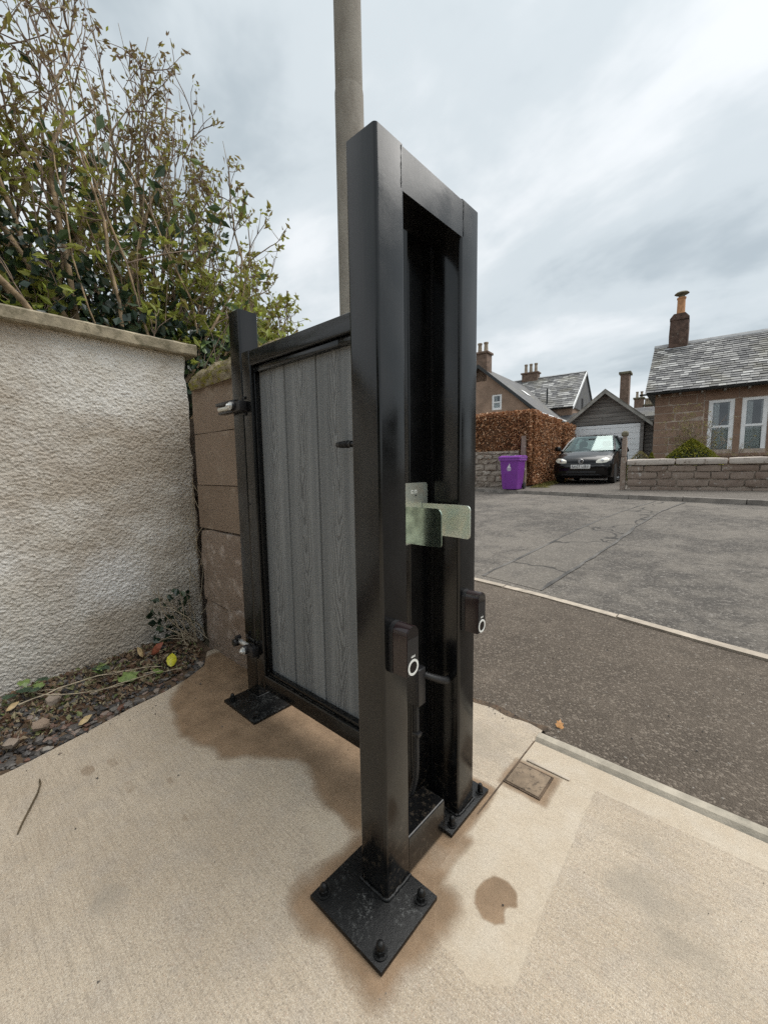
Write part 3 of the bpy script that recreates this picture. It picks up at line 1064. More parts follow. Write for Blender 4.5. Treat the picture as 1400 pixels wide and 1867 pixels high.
def sd_poly(X, Y, P):
    P = np.array(P)
    d = np.full(X.shape, 1e9)
    ins = np.zeros(X.shape, bool)
    n = len(P)
    for i in range(n):
        ax, ay = P[i]; bx, by = P[(i + 1) % n]
        ex, ey = bx - ax, by - ay
        t = np.clip(((X - ax) * ex + (Y - ay) * ey) / (ex * ex + ey * ey), 0, 1)
        d = np.minimum(d, np.hypot(X - ax - t * ex, Y - ay - t * ey))
        c = ((ay > Y) != (by > Y)) & (X < (bx - ax) * (Y - ay) / (by - ay + 1e-12) + ax)
        ins ^= c
    return np.where(ins, -d, d)


def pad_masks(X, Y):
    # damp sand washed round the plates and from the bed to the gate
    wob = (fbm(X * 7, Y * 7, 3, 5) - 0.5) * 0.06
    hinge = [(-2.30, 1.00), (-2.16, 0.80), (-1.96, 0.645), (-1.66, 0.605), (-1.40, 0.665), (-1.20, 0.83), (-1.06, 0.80), (-0.94, 0.76), (-0.82, 0.745), (-0.72, 0.80), (-0.70, 1.02), (-1.0, 1.08), (-1.5, 1.10), (-2.3, 1.10)]
    s1 = np.clip(0.5 - (sd_poly(X, Y, hinge) + wob) / 0.10, 0, 1)
    s2 = np.clip(0.5 - (sd_box(X, Y, -0.76, -0.52, 0.547, 0.75) - 0.045 + wob * 0.8) / 0.11, 0, 1)
    s2b = np.clip(0.5 - (sd_box(X, Y, -0.70, -0.545, 0.76, 0.95) - 0.012 + wob * 0.5) / 0.06, 0, 1)
    s3 = np.clip(0.5 - (sd_box(X, Y, -0.70, -0.585, 0.90, 1.16) - 0.020 + wob * 0.4) / 0.045, 0, 1)
    s4 = np.clip(0.5 - (sd_box(X, Y, -0.58, -0.43, 1.22, 1.36) - 0.010 + wob * 0.3) / 0.045, 0, 1) * 0.85
    apple = [(-.455, .875), (-.44, .905), (-.407, .914), (-.378, .900), (-.363, .868), (-.386, .858), (-.384, .838), (-.372, .818), (-.386, .800), (-.415, .795), (-.445, .812), (-.46, .84)]
    s5 = np.clip(0.5 - (sd_poly(X, Y, apple) + wob * 0.12) / 0.02, 0, 1)
    s6 = np.zeros_like(X)
    for cx, cy, r in ((-1.71, .362, .022), (-1.73, .29, .026), (-1.528, .363, .024), (-1.45, .47, .012), (-1.25, .44, .010)):
        s6 = np.maximum(s6, np.clip(0.50 - (np.hypot((X - cx) * .8, (Y - cy) * 1.4) - r) / 0.03, 0, 0.42))
    R = np.max(np.stack([s1, s2, s2b, s3, s4, s5, s6]), axis=0)
    patch = [(-.570, 1.55), (-.575, 1.13), (-.56, .80), (-.48, .69), (-.37, .665), (-.30, .72), (-.312, .94), (-.320, 1.23), (-.322, 1.39), (-.2, 1.392), (4.2, 1.39), (4.2, 1.55)]
    G = np.clip(0.5 - sd_poly(X, Y, patch) / 0.02, 0, 1)
    p2 = [(-1.02, .70), (-.82, .62), (-.76, .70), (-.9, .78)]
    G = np.maximum(G, 0.9 * np.clip(0.5 - sd_poly(X, Y, p2) / 0.09, 0, 1))
    B = np.zeros_like(X)
    for cx, cy, rx, ry, a in ((-.12, 1.12, .16, .10, .9), (-.05, 1.02, .12, .16, .8), (.1, .95, .3, .2, .6), (-.25, .55, .22, .18, .35), (.05, .62, .25, .2, .45), (-1.5, .1, .3, .2, .3), (-1.05, .42, .2, .12, .3), (-.16, 1.27, .12, .08, .6), (-1.155, .22, .09, .05, .75), (-.72, 1.35, .16, .25, .75), (-.95, 1.40, .35, .2, .6), (-.50, .80, .05, .04, .7), (-.7, -.1, .35, .2, .35)):
        B = np.maximum(B, a * np.exp(-(((X - cx) / rx) ** 2 + ((Y - cy) / ry) ** 2)))
    return np.stack([R, G, B, np.ones_like(R)], -1)


def pad_piece(name, xs, ys, left=None, dz=0.0, hole=None):
    X, Y = np.meshgrid(xs, ys, indexing='ij')
    if left is not None:
        # slide the left columns on to the ragged edge beside the bed
        L = pad_left(Y)
        t = np.clip((xs[-1] - X) / (xs[-1] - xs[0]), 0, 1)
        X = X + (L - xs[0]) * t
    Z = 0.0016 * (fbm(X * 3, Y * 3, 3, 9) - 0.5) + dz
    n = len(ys)
    i = np.arange(len(xs) - 1)[:, None] * n + np.arange(n - 1)[None, :]
    F = np.stack([i, i + n, i + n + 1, i + 1], -1).reshape(-1, 4)
    o = pydata(name, np.stack([X, Y, Z], -1), F, 'broomed_concrete')
    a = o.data.color_attributes.new('mask', 'FLOAT_COLOR', 'POINT')
    a.data.foreach_set('color', pad_masks(X, Y).astype(np.float32).ravel())
    return o


pad = bpy.data.objects.new('driveway', None)
COL.objects.link(pad)
pad['kind'] = 'structure'
ROOTINFO['driveway'] = Vector((0, 0, 0))
GAP = 0.0035
p1 = pad_piece('slab', np.linspace(-1.93, -0.5715, 150), np.linspace(-1.2, 1.60, 250), left=True)
p2 = pad_piece('slab', np.linspace(-0.5715, 0.9, 160), np.linspace(-1.2, 1.50, 250))
p3 = pad_piece('slab', np.linspace(0.9 + GAP, 5.5, 60), np.linspace(-1.2, 1.50, 60))
p4 = pad_piece('slab', np.linspace(-1.92, 5.5, 60), np.linspace(-8.0, -1.2 - GAP, 40))
for p in (p1, p2, p3, p4):
    p.parent = pad
for a in (p1,):
    pass
bbox('slab_joint', 'wet_soil', pad, -0.5730, -0.5685, 1.05, 1.498, -0.02, 0.0016)
# grey rounded edging along the front of the drive
b = NB()
ex = -0.5714
while ex < 5.4:
    L = 1.2
    pr = [(1.5035, -0.1), (1.5035, -0.006), (1.520, 0.009), (1.545, 0.012), (1.562, 0.004), (1.570, -0.02), (1.570, -0.1)]
    bb = NB()
    extrude(bb, pr, ex, min(ex + L - 0.006, 5.4), 'X')
    obj('edging_kerb', bb, 'edging_concrete', pad)
    ex += L
b.free()
# soil packed in the joint where drive meets footway
sheet('soil_seam', np.linspace(-1.6, -0.56, 30), lambda x: 1.590 + 0.008 * math.sin(x * 37), lambda x: 1.618 + 0.010 * math.sin(x * 23 + 1), 3, 'wet_soil', 0.001, zf=0.0)
# small square cover set in the drive
cv = thing('access_cover', 'small square brown cement cover set in the pale drive', 'drain cover', (-0.505, 1.29, 0))
b = NB()
box(b, -0.565, -0.452, 1.232, 1.345, 0.0005, 0.006, 0.003)
obj('lid', b, 'cover_slab', cv)
b = NB()
for (x0, x1, y0, y1) in ((-.572, -.566, 1.226, 1.352), (-.4515, -.445, 1.226, 1.352), (-.5655, -.452, 1.2255, 1.2315), (-.5655, -.452, 1.3455, 1.3515)):
    box(b, x0, x1, y0, y1, 0.0004, 0.0035)
obj('frame', b, 'wet_soil', cv)
b = NB()
box(b, -.55, -.40, 1.372, 1.386, 0.0004, 0.005, 0.002)
obj('cement_ridge', b, 'kerb_stone', cv)

# ------------------------------------------------------------------ gravel bed at the foot of the wall
def build_bed():
    ys = np.linspace(-2.5, 1.06, 120)
    t = np.linspace(0, 1, 26)
    L = -2.70; R = pad_left(ys)
    X = L + (R[:, None] + 0.02 - L) * t[None, :]
    Y = np.repeat(ys[:, None], 26, 1)
    Z = -0.016 + 0.05 * (1 - t)[None, :] ** 1.5 * np.clip((Y + 0.1) * 1.2, 0.2, 1.2) + 0.018 * (fbm(X * 14, Y * 14, 4, 2) - 0.5)
    Z[:, -1] = -0.02
    i = np.arange(119)[:, None] * 26 + np.arange(25)[None, :]
    F = np.stack([i, i + 26, i + 27, i + 1], -1).reshape(-1, 4)
    o = pydata('soil_bed', np.stack([X, Y, Z], -1), F, 'wet_soil')
    o['kind'] = 'structure'
    # loose gravel: more and bigger at the near end
    N = 3000
    y = -1.1 + 2.05 * rng.random(N) ** 0.9
    tt = rng.random(N)
    x = -2.63 + (pad_left(y) - 0.015 + 2.63) * tt
    keep = (y < 0.45) | (rng.random(N) < 0.42)
    x, y, tt = x[keep], y[keep], tt[keep]
    n = len(x)
    z = -0.016 + 0.05 * (1 - tt) ** 1.5 * np.clip((y + 0.1) * 1.2, 0.2, 1.2) + 0.006
    sz = 0.010 + 0.013 * rng.random(n) ** 2
    ico = np.array([[0, 0, 1], [.89, 0, .45], [.28, .85, .45], [-.72, .53, .45], [-.72, -.53, .45], [.28, -.85, .45], [.72, .53, -.45], [-.28, .85, -.45], [-.89, 0, -.45], [-.28, -.85, -.45], [.72, -.53, -.45], [0, 0, -1]])
    fc = np.array([[0, 1, 2], [0, 2, 3], [0, 3, 4], [0, 4, 5], [0, 5, 1], [1, 6, 2], [2, 7, 3], [3, 8, 4], [4, 9, 5], [5, 10, 1], [6, 7, 2], [7, 8, 3], [8, 9, 4], [9, 10, 5], [10, 6, 1], [6, 11, 7], [7, 11, 8], [8, 11, 9], [9, 11, 10], [10, 11, 6]])
    sc = sz[:, None] * (0.6 + 0.8 * rng.random((n, 3)))
    sc[:, 2] *= 0.65
    P = ico[None] * (0.55 + 0.75 * rng.random((n, 12, 1))) * sc[:, None, :]
    a = rng.random(n) * 6.28
    ca, sa = np.cos(a)[:, None], np.sin(a)[:, None]
    P = np.stack([P[..., 0] * ca - P[..., 1] * sa, P[..., 0] * sa + P[..., 1] * ca, P[..., 2]], -1)
    P += np.stack([x, y, z], -1)[:, None, :]
    F = (fc[None] + (np.arange(n) * 12)[:, None, None]).reshape(-1, 3)
    o = pydata('gravel', P.reshape(-1, 3), F, 'bed_gravel', smooth=False)
    face_attr(o, np.repeat(rng.random(n), 20))
    tagit(o, 'dark loose gravel along the foot of the rendered wall', 'gravel', kind='stuff')
    # shredded leaf litter
    N = 2600
    y = -0.3 + 1.30 * rng.random(N); tt = rng.random(N) * 0.8
    x = -2.62 + (pad_left(y) + 2.62) * tt
    z = 0.004 + 0.05 * (1 - tt) ** 1.5 * np.clip((y + 0.1) * 1.2, 0.2, 1.2)
    o = leaf_cloud('leaf_litter', np.stack([x, y, z], -1), 0.012 + 0.030 * rng.random(N) ** 2, 'litter_leaf', aspect=0.6, fold=0.5)
    tagit(o, 'dry shredded leaf litter scattered over the gravel bed', 'leaf litter', kind='stuff')


build_bed()


def leaf_mesh(kind, s):
    if kind == 'ivy':
        out = [(0, -.5), (.30, -.55), (.52, -.22), (.34, -.05), (.42, .22), (.18, .20), (0, .62), (-.18, .20), (-.42, .22), (-.34, -.05), (-.52, -.22), (-.30, -.55)]
    else:
        out = [(0, -.6), (.18, -.42), (.30, -.1), (.26, .2), (.12, .45), (0, .62), (-.12, .45), (-.26, .2), (-.30, -.1), (-.18, -.42)]
    b = NB()
    c = b.verts.new((0, 0, 0.10 * s))
    vs = [b.verts.new((x * s, y * s, 0.12 * s * abs(x) - 0.08 * s + 0.06 * s * math.sin(y * 5))) for x, y in out]
    for i in range(len(vs)):
        b.faces.new((c, vs[i], vs[(i + 1) % len(vs)]))
    return b


def loose_leaf(name, label, kind, mat, pos, s, rz, tilt=0.25, group=None):
    b = leaf_mesh(kind, s)
    me = bpy.data.meshes.new(name)
    bm = b
    bm.to_mesh(me); bm.free(); finish(me, 60)
    o = link(name, me, mat, None, pos)
    o.rotation_euler = (tilt, tilt * 0.6, rz)
    tagit(o, label, 'leaf', group)
    return o


# ------------------------------------------------------------------ rendered garden wall and its coping
def build_wall():
    gw = thing('garden_wall', 'cream roughcast garden wall with a cement coping', 'wall', (-2.75, 0.0, 0.0))
    ys = np.linspace(-0.55, 1.137, 480); zs = np.linspace(-0.06, 1.80, 520)
    Y, Z = np.meshgrid(ys, zs, indexing='ij')
    grit = np.maximum(cell_bumps(Y, Z + 0.25 * Y, 0.0130, 0.0092, 3), 0.8 * cell_bumps(Y + .31, Z - 0.2 * Y, 0.0100, 0.0070, 5))
    swell = fbm(Y * 2.0, Z * 2.0, 3, 41) - 0.5
    mid = fbm(Y * 17, Z * 17, 3, 31) - 0.5
    d = 0.0090 * grit + 0.006 * mid + 0.028 * swell
    X = -2.665 + d
    # ragged, worn end where the render stops short of the old stonework
    end = 1.172 - 0.030 * fbm(Z * 9, Z * 0 + 3, 4, 61) - 0.03 * np.clip(Z - 1.2, 0, 1)
    te = np.clip((Y - 0.9) / (1.137 - 0.9), 0, 1)
    Y = Y - (1.137 - end) * te
    X = X - 0.05 * np.clip((te - 0.86) / 0.14, 0, 1) ** 2
    n = len(zs)
    i = np.arange(len(ys) - 1)[:, None] * n + np.arange(n - 1)[None, :]
    F = np.stack([i, i + n, i + n + 1, i + 1], -1).reshape(-1, 4)
    pydata('render_coat', np.stack([X, Y, Z], -1), F, 'roughcast_render', gw)
    # wall body, and the plain stretch running back past the camera
    bbox('wall_body', 'roughcast_render', gw, -2.90, -2.70, -0.55, 1.115, -0.05, 1.80)
    ys = np.linspace(-5.0, -0.5505, 120); zs = np.linspace(-0.06, 1.80, 60)
    Y, Z = np.meshgrid(ys, zs, indexing='ij')
    X = -2.655 + 0.012 * fbm(Y * 40, Z * 40, 3, 21)
    n = len(zs)
    i = np.arange(len(ys) - 1)[:, None] * n + np.arange(n - 1)[None, :]
    F = np.stack([i, i + n, i + n + 1, i + 1], -1).reshape(-1, 4)
    pydata('render_coat', np.stack([X, Y, Z], -1), F, 'roughcast_render', gw)
    # coping cast in lengths
    y = 1.180
    k = 0
    while y > -4.5:
        y0 = y - (1.9 if k == 0 else 1.5)
        b = NB()
        pr = [(-2.93, 1.790), (-2.604, 1.786), (-2.598, 1.794), (-2.600, 1.846), (-2.608, 1.854), (-2.93, 1.868)]
        n = 44
        prev = None
        for q in range(n + 1):
            yy = y0 + 0.003 + (y - 0.003 - y0) * q / n
            cs = [b.verts.new((px + (random.uniform(-.0016, .0016)), yy, pz + random.uniform(-.0016, .0016) + 0.003 * math.sin(yy * 5))) for px, pz in pr]
            if prev:
                for e in range(6):
                    b.faces.new((prev[e], prev[(e + 1) % 6], cs[(e + 1) % 6], cs[e]))
            else:
                b.faces.new(cs)
            prev = cs
        b.faces.new(list(reversed(prev)))
        obj('coping_slab', b, 'coping_cement', gw, sharp=30)
        y = y0
        k += 1
    return gw


build_wall()


# ------------------------------------------------------------------ old stone street wall behind the hinge post
def build_street_wall():
    sw = thing('stone_wall', 'old brown sandstone wall end with a mossy rounded top', 'wall', (-2.0, 1.25, 0.0))
    rows = [(-0.08, 0.303, 0.012, 'rough_sandstone', 0.010), (0.306, 0.742, -0.006, 'rough_sandstone', 0.008), (0.744, 0.9952, 0.004, 'brown_sandstone', 0.0015), (0.9965, 1.2857, 0.0, 'brown_sandstone', 0.0015), (1.287, 1.552, 0.006, 'brown_sandstone', 0.0015)]
    for k, (z0, z1, dy, mat, jit) in enumerate(rows):
        b = NB()
        rough_block(b, -2.43 + 0.015 * (k % 2), -1.60 - 0.03 * (k % 2), 1.050 + dy, 1.42, z0, z1, jit, 0.010 if 'rough' in mat else 0.0022, 6 if 'rough' in mat else 3, 40 + k)
        obj('stone_block', b, mat, sw, sharp=40)
    # chipped pale corner low down
    b = NB()
    rough_block(b, -2.06, -1.80, 1.030, 1.10, 0.13, 0.335, 0.014, 0.03, 4, 77)
    obj('broken_face', b, 'rough_sandstone', sw)
    # rounded mossy coping
    xs = np.linspace(-2.46, -1.58, 70); th = np.linspace(-0.25, PI + 0.25, 44)
    Xg, T = np.meshgrid(xs, th, indexing='ij')
    wob = fbm(Xg * 22, T * 4, 4, 71) - 0.5
    endr = np.clip((Xg + 2.46) / 0.07, 0, 1) ** 0.5 * np.clip((-1.58 - Xg) / 0.07, 0, 1) ** 0.5
    rad_z = (0.128 + 0.05 * wob) * (0.45 + 0.55 * endr); rad_y = (0.215 + 0.05 * wob) * (0.75 + 0.25 * endr)
    Yg = 1.245 - rad_y * np.cos(T)
    Zg = 1.560 + rad_z * np.sin(T)
    n = len(th)
    i = np.arange(len(xs) - 1)[:, None] * n + np.arange(n - 1)[None, :]
    F = np.stack([i, i + n, i + n + 1, i + 1], -1).reshape(-1, 4)
    cap = pydata('rounded_coping', np.stack([Xg, Yg, Zg], -1), F, 'mossy_stone', sw)
    N = 2600
    a = rng.integers(0, len(xs), N); t = rng.integers(3, 30, N)
    C = np.stack([Xg[a, t], Yg[a, t], Zg[a, t]], -1) + rng.normal(size=(N, 3)) * 0.004
    mask = fbm(C[:, 0] * 14, C[:, 1] * 14 + C[:, 2] * 9, 3, 12) > 0.42
    C = C[mask]
    m = leaf_cloud('moss', C, 0.007 + 0.008 * rng.random(len(C)), 'moss_tuft', sw, aspect=0.35, updir=(0, -.4, .8), upw=0.5)
    m['kind'] = 'stuff'


build_street_wall()
g_o = sheet('garden_ground', np.linspace(-12, -2.92, 20), -6.0, 1.5, 12, 'garden_soil', 0.9, zf=0.0)
bk = NB()
box(bk, -12, -2.44, 1.30, 1.44, -0.1, 1.45)
o = obj('street_wall', bk, 'far_wall_stone')
tagit(o, 'long sandstone boundary wall running on behind the garden shrubs', 'wall')

# ------------------------------------------------------------------ shrubs behind the wall
CROWN = [(-2.6, 4.2), (-1.2, 4.6), (0.0, 4.65), (0.52, 4.55), (1.05, 4.45), (1.24, 4.33), (1.44, 4.20), (1.76, 4.06), (1.90, 3.96), (1.96, 3.67), (2.12, 3.56), (2.26, 3.24), (2.46, 2.88), (2.56, 2.50)]


def crown_top(y):
    q = np.array(CROWN)
    return np.interp(y, q[:, 0], q[:, 1])


def crown_right(z):
    q = np.array(CROWN)[::-1]
    return np.interp(z, q[:, 1], q[:, 0])


def bend(p0, p1, n, sag, r):
    t = np.linspace(0, 1, n)[:, None]
    p0 = np.asarray(p0, float); p1 = np.asarray(p1, float)
    L = np.linalg.norm(p1 - p0)
    off = r.normal(size=3) * sag * L
    off2 = r.normal(size=(n, 3)) * sag * 0.10 * L
    off2[0] = 0
    return p0 + (p1 - p0) * t + off * (np.sin(PI * t)) + off2


def build_shrub(name, label, bases, ntips, seed, leafsize, X0=-3.4, fr=(0.0, 1.0)):
    r = np.random.default_rng(seed)
    st = thing(name, label, 'shrub', (bases[0][0], bases[0][1], 0.9))
    twigs = Tubes()
    LC, LS, LR = [], [], []
    for k in range(ntips):
        bx, by, bz = bases[k % len(bases)]
        p0 = np.array([bx + r.normal() * 0.07, by + r.normal() * 0.10, bz])
        # tip somewhere inside the crown
        f = r.random() ** 0.8
        yt = by + (r.random() * 2 - 1) * 0.2 + (fr[0] + (fr[1] - fr[0]) * f) * 1.7 * (1 if r.random() < 0.72 else -1.3)
        yt = min(yt, 2.50)
        zt = crown_top(yt) - abs(r.normal()) * 0.35 - 0.02
        zt = max(zt, 2.2)
        pt = np.array([X0 - abs(r.normal()) * 0.28, yt - 0.05 * r.random(), zt])
        P = bend(p0, pt, 14, 0.05, r)
        P[:, 1] = np.minimum(P[:, 1], crown_right(np.clip(P[:, 2], 2.5, 4.0)) - 0.01)
        thick = 0.012 + 0.020 * r.random() ** 2
        one = Tubes()
        one.add(P, thick, 0.0016, 6)
        one.make('stem', 'bark', st)
        nb = r.integers(7, 12)
        for _ in range(nb):
            s = 0.28 + 0.70 * r.random()
            q = P[int(s * 13)]
            L = 0.16 + 0.42 * r.random() * (1.15 - 0.5 * s)
            ax = (pt - p0) / np.linalg.norm(pt - p0)
            d = ax * 0.9 + r.normal(size=3) * 0.62
            d[2] += 0.25
            d /= np.linalg.norm(d)
            e = q + d * L
            if e[1] > crown_right(e[2]) - 0.02 or e[2] > crown_top(e[1]) + 0.08:
                d[1] *= -0.3; d /= np.linalg.norm(d); e = q + d * L * 0.6
            B = bend(q, e, 7, 0.07, r)
            twigs.add(B, 0.0055, 0.0024, 4)
            ends = [(B[-1], d, 1.0)]
            for _ in range(r.integers(2, 5)):
                s2 = 0.3 + 0.65 * r.random()
                q2 = B[int(s2 * 6)]
                d2 = d * 0.75 + r.normal(size=3) * 0.6
                d2[2] += 0.3
                d2 /= np.linalg.norm(d2)
                L2 = 0.06 + 0.17 * r.random()
                T = bend(q2, q2 + d2 * L2, 4, 0.08, r)
                twigs.add(T, 0.0032, 0.0018, 3)
                ends.append((T[-1], d2, 0.8))
                if r.random() < 0.6:
                    ends.append((T[2], d2, 0.5))
            for c, dd, w in ends:
                m = r.integers(2, 5)
                LC.append(c + dd * 0.012 + r.normal(size=(m, 3)) * 0.016)
                LS.append(leafsize * (0.62 + 0.45 * float(np.clip((3.9 - c[2]) / 1.7, 0, 1))) * (0.65 + 0.7 * r.random(m)))
                # buds near the top are bronze, lower sprays greener
                g0 = np.clip((4.0 - c[2]) / 2.0, 0, 1) * 0.55 + 0.12
                LR.append(np.clip(g0 + 0.10 + r.normal(size=m) * 0.18, 0, 1))
    tw = twigs.make('twigs', 'twig_bark', st)
    tw['kind'] = 'stuff'
    lv = leaf_cloud('leaves', np.concatenate(LC), np.concatenate(LS), 'bud_leaf', st, aspect=0.42, updir=(0, 0.1, 0.6), upw=0.35, rnd=np.concatenate(LR))
    lv['kind'] = 'stuff'
    return st


build_shrub('budding_shrub', 'tall many-stemmed shrub with bronze buds bursting above the garden wall', [(-3.30, 1.18, 0.9), (-3.42, 1.30, 0.9), (-3.28, 1.05, 0.9)], 50, 7, 0.074)
build_shrub('sprawling_shrub', 'leaning thicket of twiggy stems rising over the long stretch of coping', [(-3.35, 0.15, 0.9), (-3.45, 0.45, 0.9), (-3.5, -0.5, 0.9)], 38, 19, 0.070, fr=(-0.2, 0.9))
build_shrub('low_leafy_shrub', 'low shrub of fine yellow-green sprays behind the hinge post', [(-3.25, 1.75, 0.9), (-3.4, 2.0, 0.9), (-3.5, 2.2, 0.9)], 24, 29, 0.066, X0=-3.45, fr=(0.0, 0.55))


def build_evergreens():
    # dark ivy mass sitting behind the coping
    iv = thing('ivy_mass', 'dense dark green ivy heaped behind the coping of the garden wall', 'ivy', (-3.25, 0.4, 0.9))
    N = 5200
    y = -1.6 + 3.5 * rng.random(N)
    top = 2.06 + 0.50 * np.exp(-((y - 0.45) / 0.55) ** 2) + 0.18 * (fbm(y * 3, y * 0, 3, 3) - 0.3)
    z = 1.55 + (top - 1.55) * rng.random(N) ** 0.75
    x = -3.02 - 0.5 * rng.random(N) - 0.12 * (z - 1.6)
    o = leaf_cloud('leaves', np.stack([x, y, z], -1), 0.045 + 0.035 * rng.random(N), 'ivy_leaf', iv, aspect=0.8, updir=(0.7, -.2, -.1), upw=0.3, fold=0.15)
    o['kind'] = 'stuff'
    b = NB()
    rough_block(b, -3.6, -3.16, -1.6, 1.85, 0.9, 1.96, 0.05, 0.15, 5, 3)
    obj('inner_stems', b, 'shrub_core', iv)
    # big glossy leaves scattered among the stems
    bl = thing('evergreen_shrub', 'broad-leaved evergreen with large glossy leaves among the budding stems', 'shrub', (-3.45, 1.25, 0.9))
    tb = Tubes()
    r = np.random.default_rng(3)
    C, S = [], []
    for k in range(34):
        p0 = np.array([-3.45 + r.normal() * .06, 1.2 + r.normal() * .12, 0.9])
        pt = np.array([-3.25 - 0.4 * r.random(), 0.55 + 1.35 * r.random(), 2.05 + 1.5 * r.random() ** 1.3])
        pt[2] = min(pt[2], crown_top(pt[1]) - 0.55)
        P = bend(p0, pt, 9, 0.05, r)
        tb.add(P, 0.008, 0.003, 5)
        m = r.integers(5, 11)
        for q in range(m):
            c = P[-1 - r.integers(0, 3)] + r.normal(size=3) * 0.09
            C.append(c); S.append(0.085 + 0.065 * r.random())
    for k in range(1500):
        z = 2.0 + 1.15 * r.random() ** 1.6
        y = -0.6 + 2.75 * r.random()
        if z > crown_top(y) - 0.7 or vnoise(np.array([y * 2.6]), np.array([z * 2.6]), 4)[0] < 0.42:
            continue
        C.append(np.array([-3.25 - 0.5 * r.random(), y, z])); S.append(0.055 + 0.075 * r.random() ** 2)
    tb.make('stem', 'bark', bl)
    o = leaf_cloud('leaves', np.array(C), np.array(S), 'broad_leaf', bl, aspect=0.46, updir=(0.3, 0, 0.25), upw=0.3, fold=0.25)
    o['kind'] = 'stuff'
    # strap-like young growth at the wall corner
    sp = thing('corner_weed', 'bright green leafy weed tucked between the two walls', 'plant', (-2.78, 1.32, 1.3))
    C, S = [], []
    tb = Tubes()
    for k in range(26):
        p0 = np.array([-2.75 + r.normal() * .05, 1.38 + r.normal() * .08, 1.3])
        pt = p0 + np.array([0.10 + 0.25 * r.random(), -0.05 + 0.35 * r.random(), 0.42 + 0.42 * r.random()])
        P = bend(p0, pt, 6, 0.07, r)
        tb.add(P, 0.005, 0.002, 4)
        for q in range(8):
            C.append(P[-1 - r.integers(0, 4)] + r.normal(size=3) * 0.035); S.append(0.045 + 0.05 * r.random())
    tb.make('stem', 'twig_bark', sp)
    o = leaf_cloud('leaves', np.array(C), np.array(S), 'broad_leaf', sp, aspect=0.45, rnd=0.45 + 0.55 * r.random(len(C)))
    o['kind'] = 'stuff'


build_evergreens()

# ivy and dead stems at the corner by the bed
def build_ground_plants():
    r = np.random.default_rng(9)
    iv = thing('creeping_ivy', 'small ivy climbing the corner where rendered wall meets stone', 'ivy', (-2.52, 1.02, 0.03))
    tb = Tubes()
    for k in range(26):
        p0 = np.array([-2.52 + r.normal() * .03, 1.0 + r.normal() * .03, 0.03])
        pt = np.array([-2.60 + 0.14 * r.random(), 0.80 + 0.24 * r.random(), 0.05 + 0.38 * r.random()])
        tb.add(bend(p0, pt, 8, 0.12, r), 0.003, 0.0014, 4)
    for k in range(8):
        p0 = np.array([-2.60, 1.10, 0.05 + 0.1 * k])
        tb.add(bend(p0, p0 + np.array([0.06 * r.normal(), -0.03, 0.3 + 0.2 * r.random()]), 8, 0.08, r), 0.003, 0.0015, 4)
    tb.make('stem', 'dry_stem', iv)
    C = np.stack([-2.585 + 0.05 * r.random(70), 0.78 + 0.24 * r.random(70), 0.06 + 0.30 * r.random(70)], -1)
    leaf_cloud('leaves', C, 0.03 + 0.028 * r.random(70), 'ivy_leaf', iv, aspect=0.85, updir=(.8, -.3, .2), upw=0.4, rnd=0.4 + 0.6 * r.random(70))['kind'] = 'stuff'
    for k, (x, y, s) in enumerate(((-2.50, 0.24, 0.05), (-2.45, 0.50, 0.045))):
        w = thing('ivy_sprig', ('ivy sprig lying on the gravel beside the rendered wall', 'smaller ivy sprig lying nearer the fallen yellow leaf')[k], 'ivy', (x, y, 0.03))
        tb = Tubes()
        tb.add(bend((x, y, 0.035), (x + 0.28, y + 0.30, 0.045), 9, 0.07, r), 0.0032, 0.002, 5)
        tb.add(bend((x, y, 0.035), (x + 0.16, y + 0.12, 0.06), 7, 0.07, r), 0.0025, 0.0016, 5)
        tb.make('stem', 'dry_stem', w)
        for q in range(7):
            b = leaf_mesh('ivy', s * r.uniform(0.8, 1.3))
            M = Matrix.Translation((x + r.normal() * 0.035, y + r.normal() * 0.035, 0.055 + 0.03 * r.random())) @ Matrix.Rotation(r.uniform(0, 6.28), 4, 'Z') @ Matrix.Rotation(r.uniform(-.7, .7), 4, 'X')
            bmesh.ops.transform(b, matrix=M, verts=b.verts)
            obj('leaf', b, 'leaf_dark_green' if q % 3 else 'leaf_green', w, sharp=60)
    # dead woody runner lying in the bed
    ro = Tubes()
    ro.add(bend((-2.42, 0.18, 0.03), (-2.30, 0.75, 0.035), 12, 0.04, r), 0.0035, 0.002, 5)
    ro.add(bend((-2.28, 0.42, 0.03), (-2.22, 0.72, 0.05), 9, 0.05, r), 0.003, 0.0016, 5)
    o = ro.make('dead_runner', 'dry_stem')
    tagit(o, 'pale dead ivy runner stretched along the gravel bed', 'dead stem')


build_ground_plants()
loose_leaf('fallen_leaf', 'bright yellow fallen leaf on the soil by the wall', 'ovate', 'leaf_yellow', (-2.30, 0.80, 0.055), 0.085, 1.2, 0.35)
loose_leaf('fallen_leaf', 'curled red-brown leaf standing on the soil against the wall', 'ovate', 'leaf_red', (-2.46, 0.78, 0.075), 0.075, 0.3, 1.0)
loose_leaf('fallen_leaf', 'pale green lobed leaf lying flat in the bed', 'ivy', 'leaf_green', (-2.32, 0.60, 0.04), 0.095, 0.9, 0.12)
loose_leaf('fallen_leaf', 'small dull green leaf beside the paler lobed one', 'ivy', 'leaf_green', (-2.26, 0.71, 0.04), 0.055, 2.2, 0.3)
loose_leaf('fallen_leaf', 'tan dry leaf propped behind the red-brown one', 'ovate', 'leaf_tan', (-2.50, 0.71, 0.07), 0.065, 2.0, 0.7)
loose_leaf('fallen_leaf', 'pale straw leaf by the first ivy sprig', 'ovate', 'leaf_tan', (-2.42, 0.16, 0.035), 0.05, 0.6, 0.2)
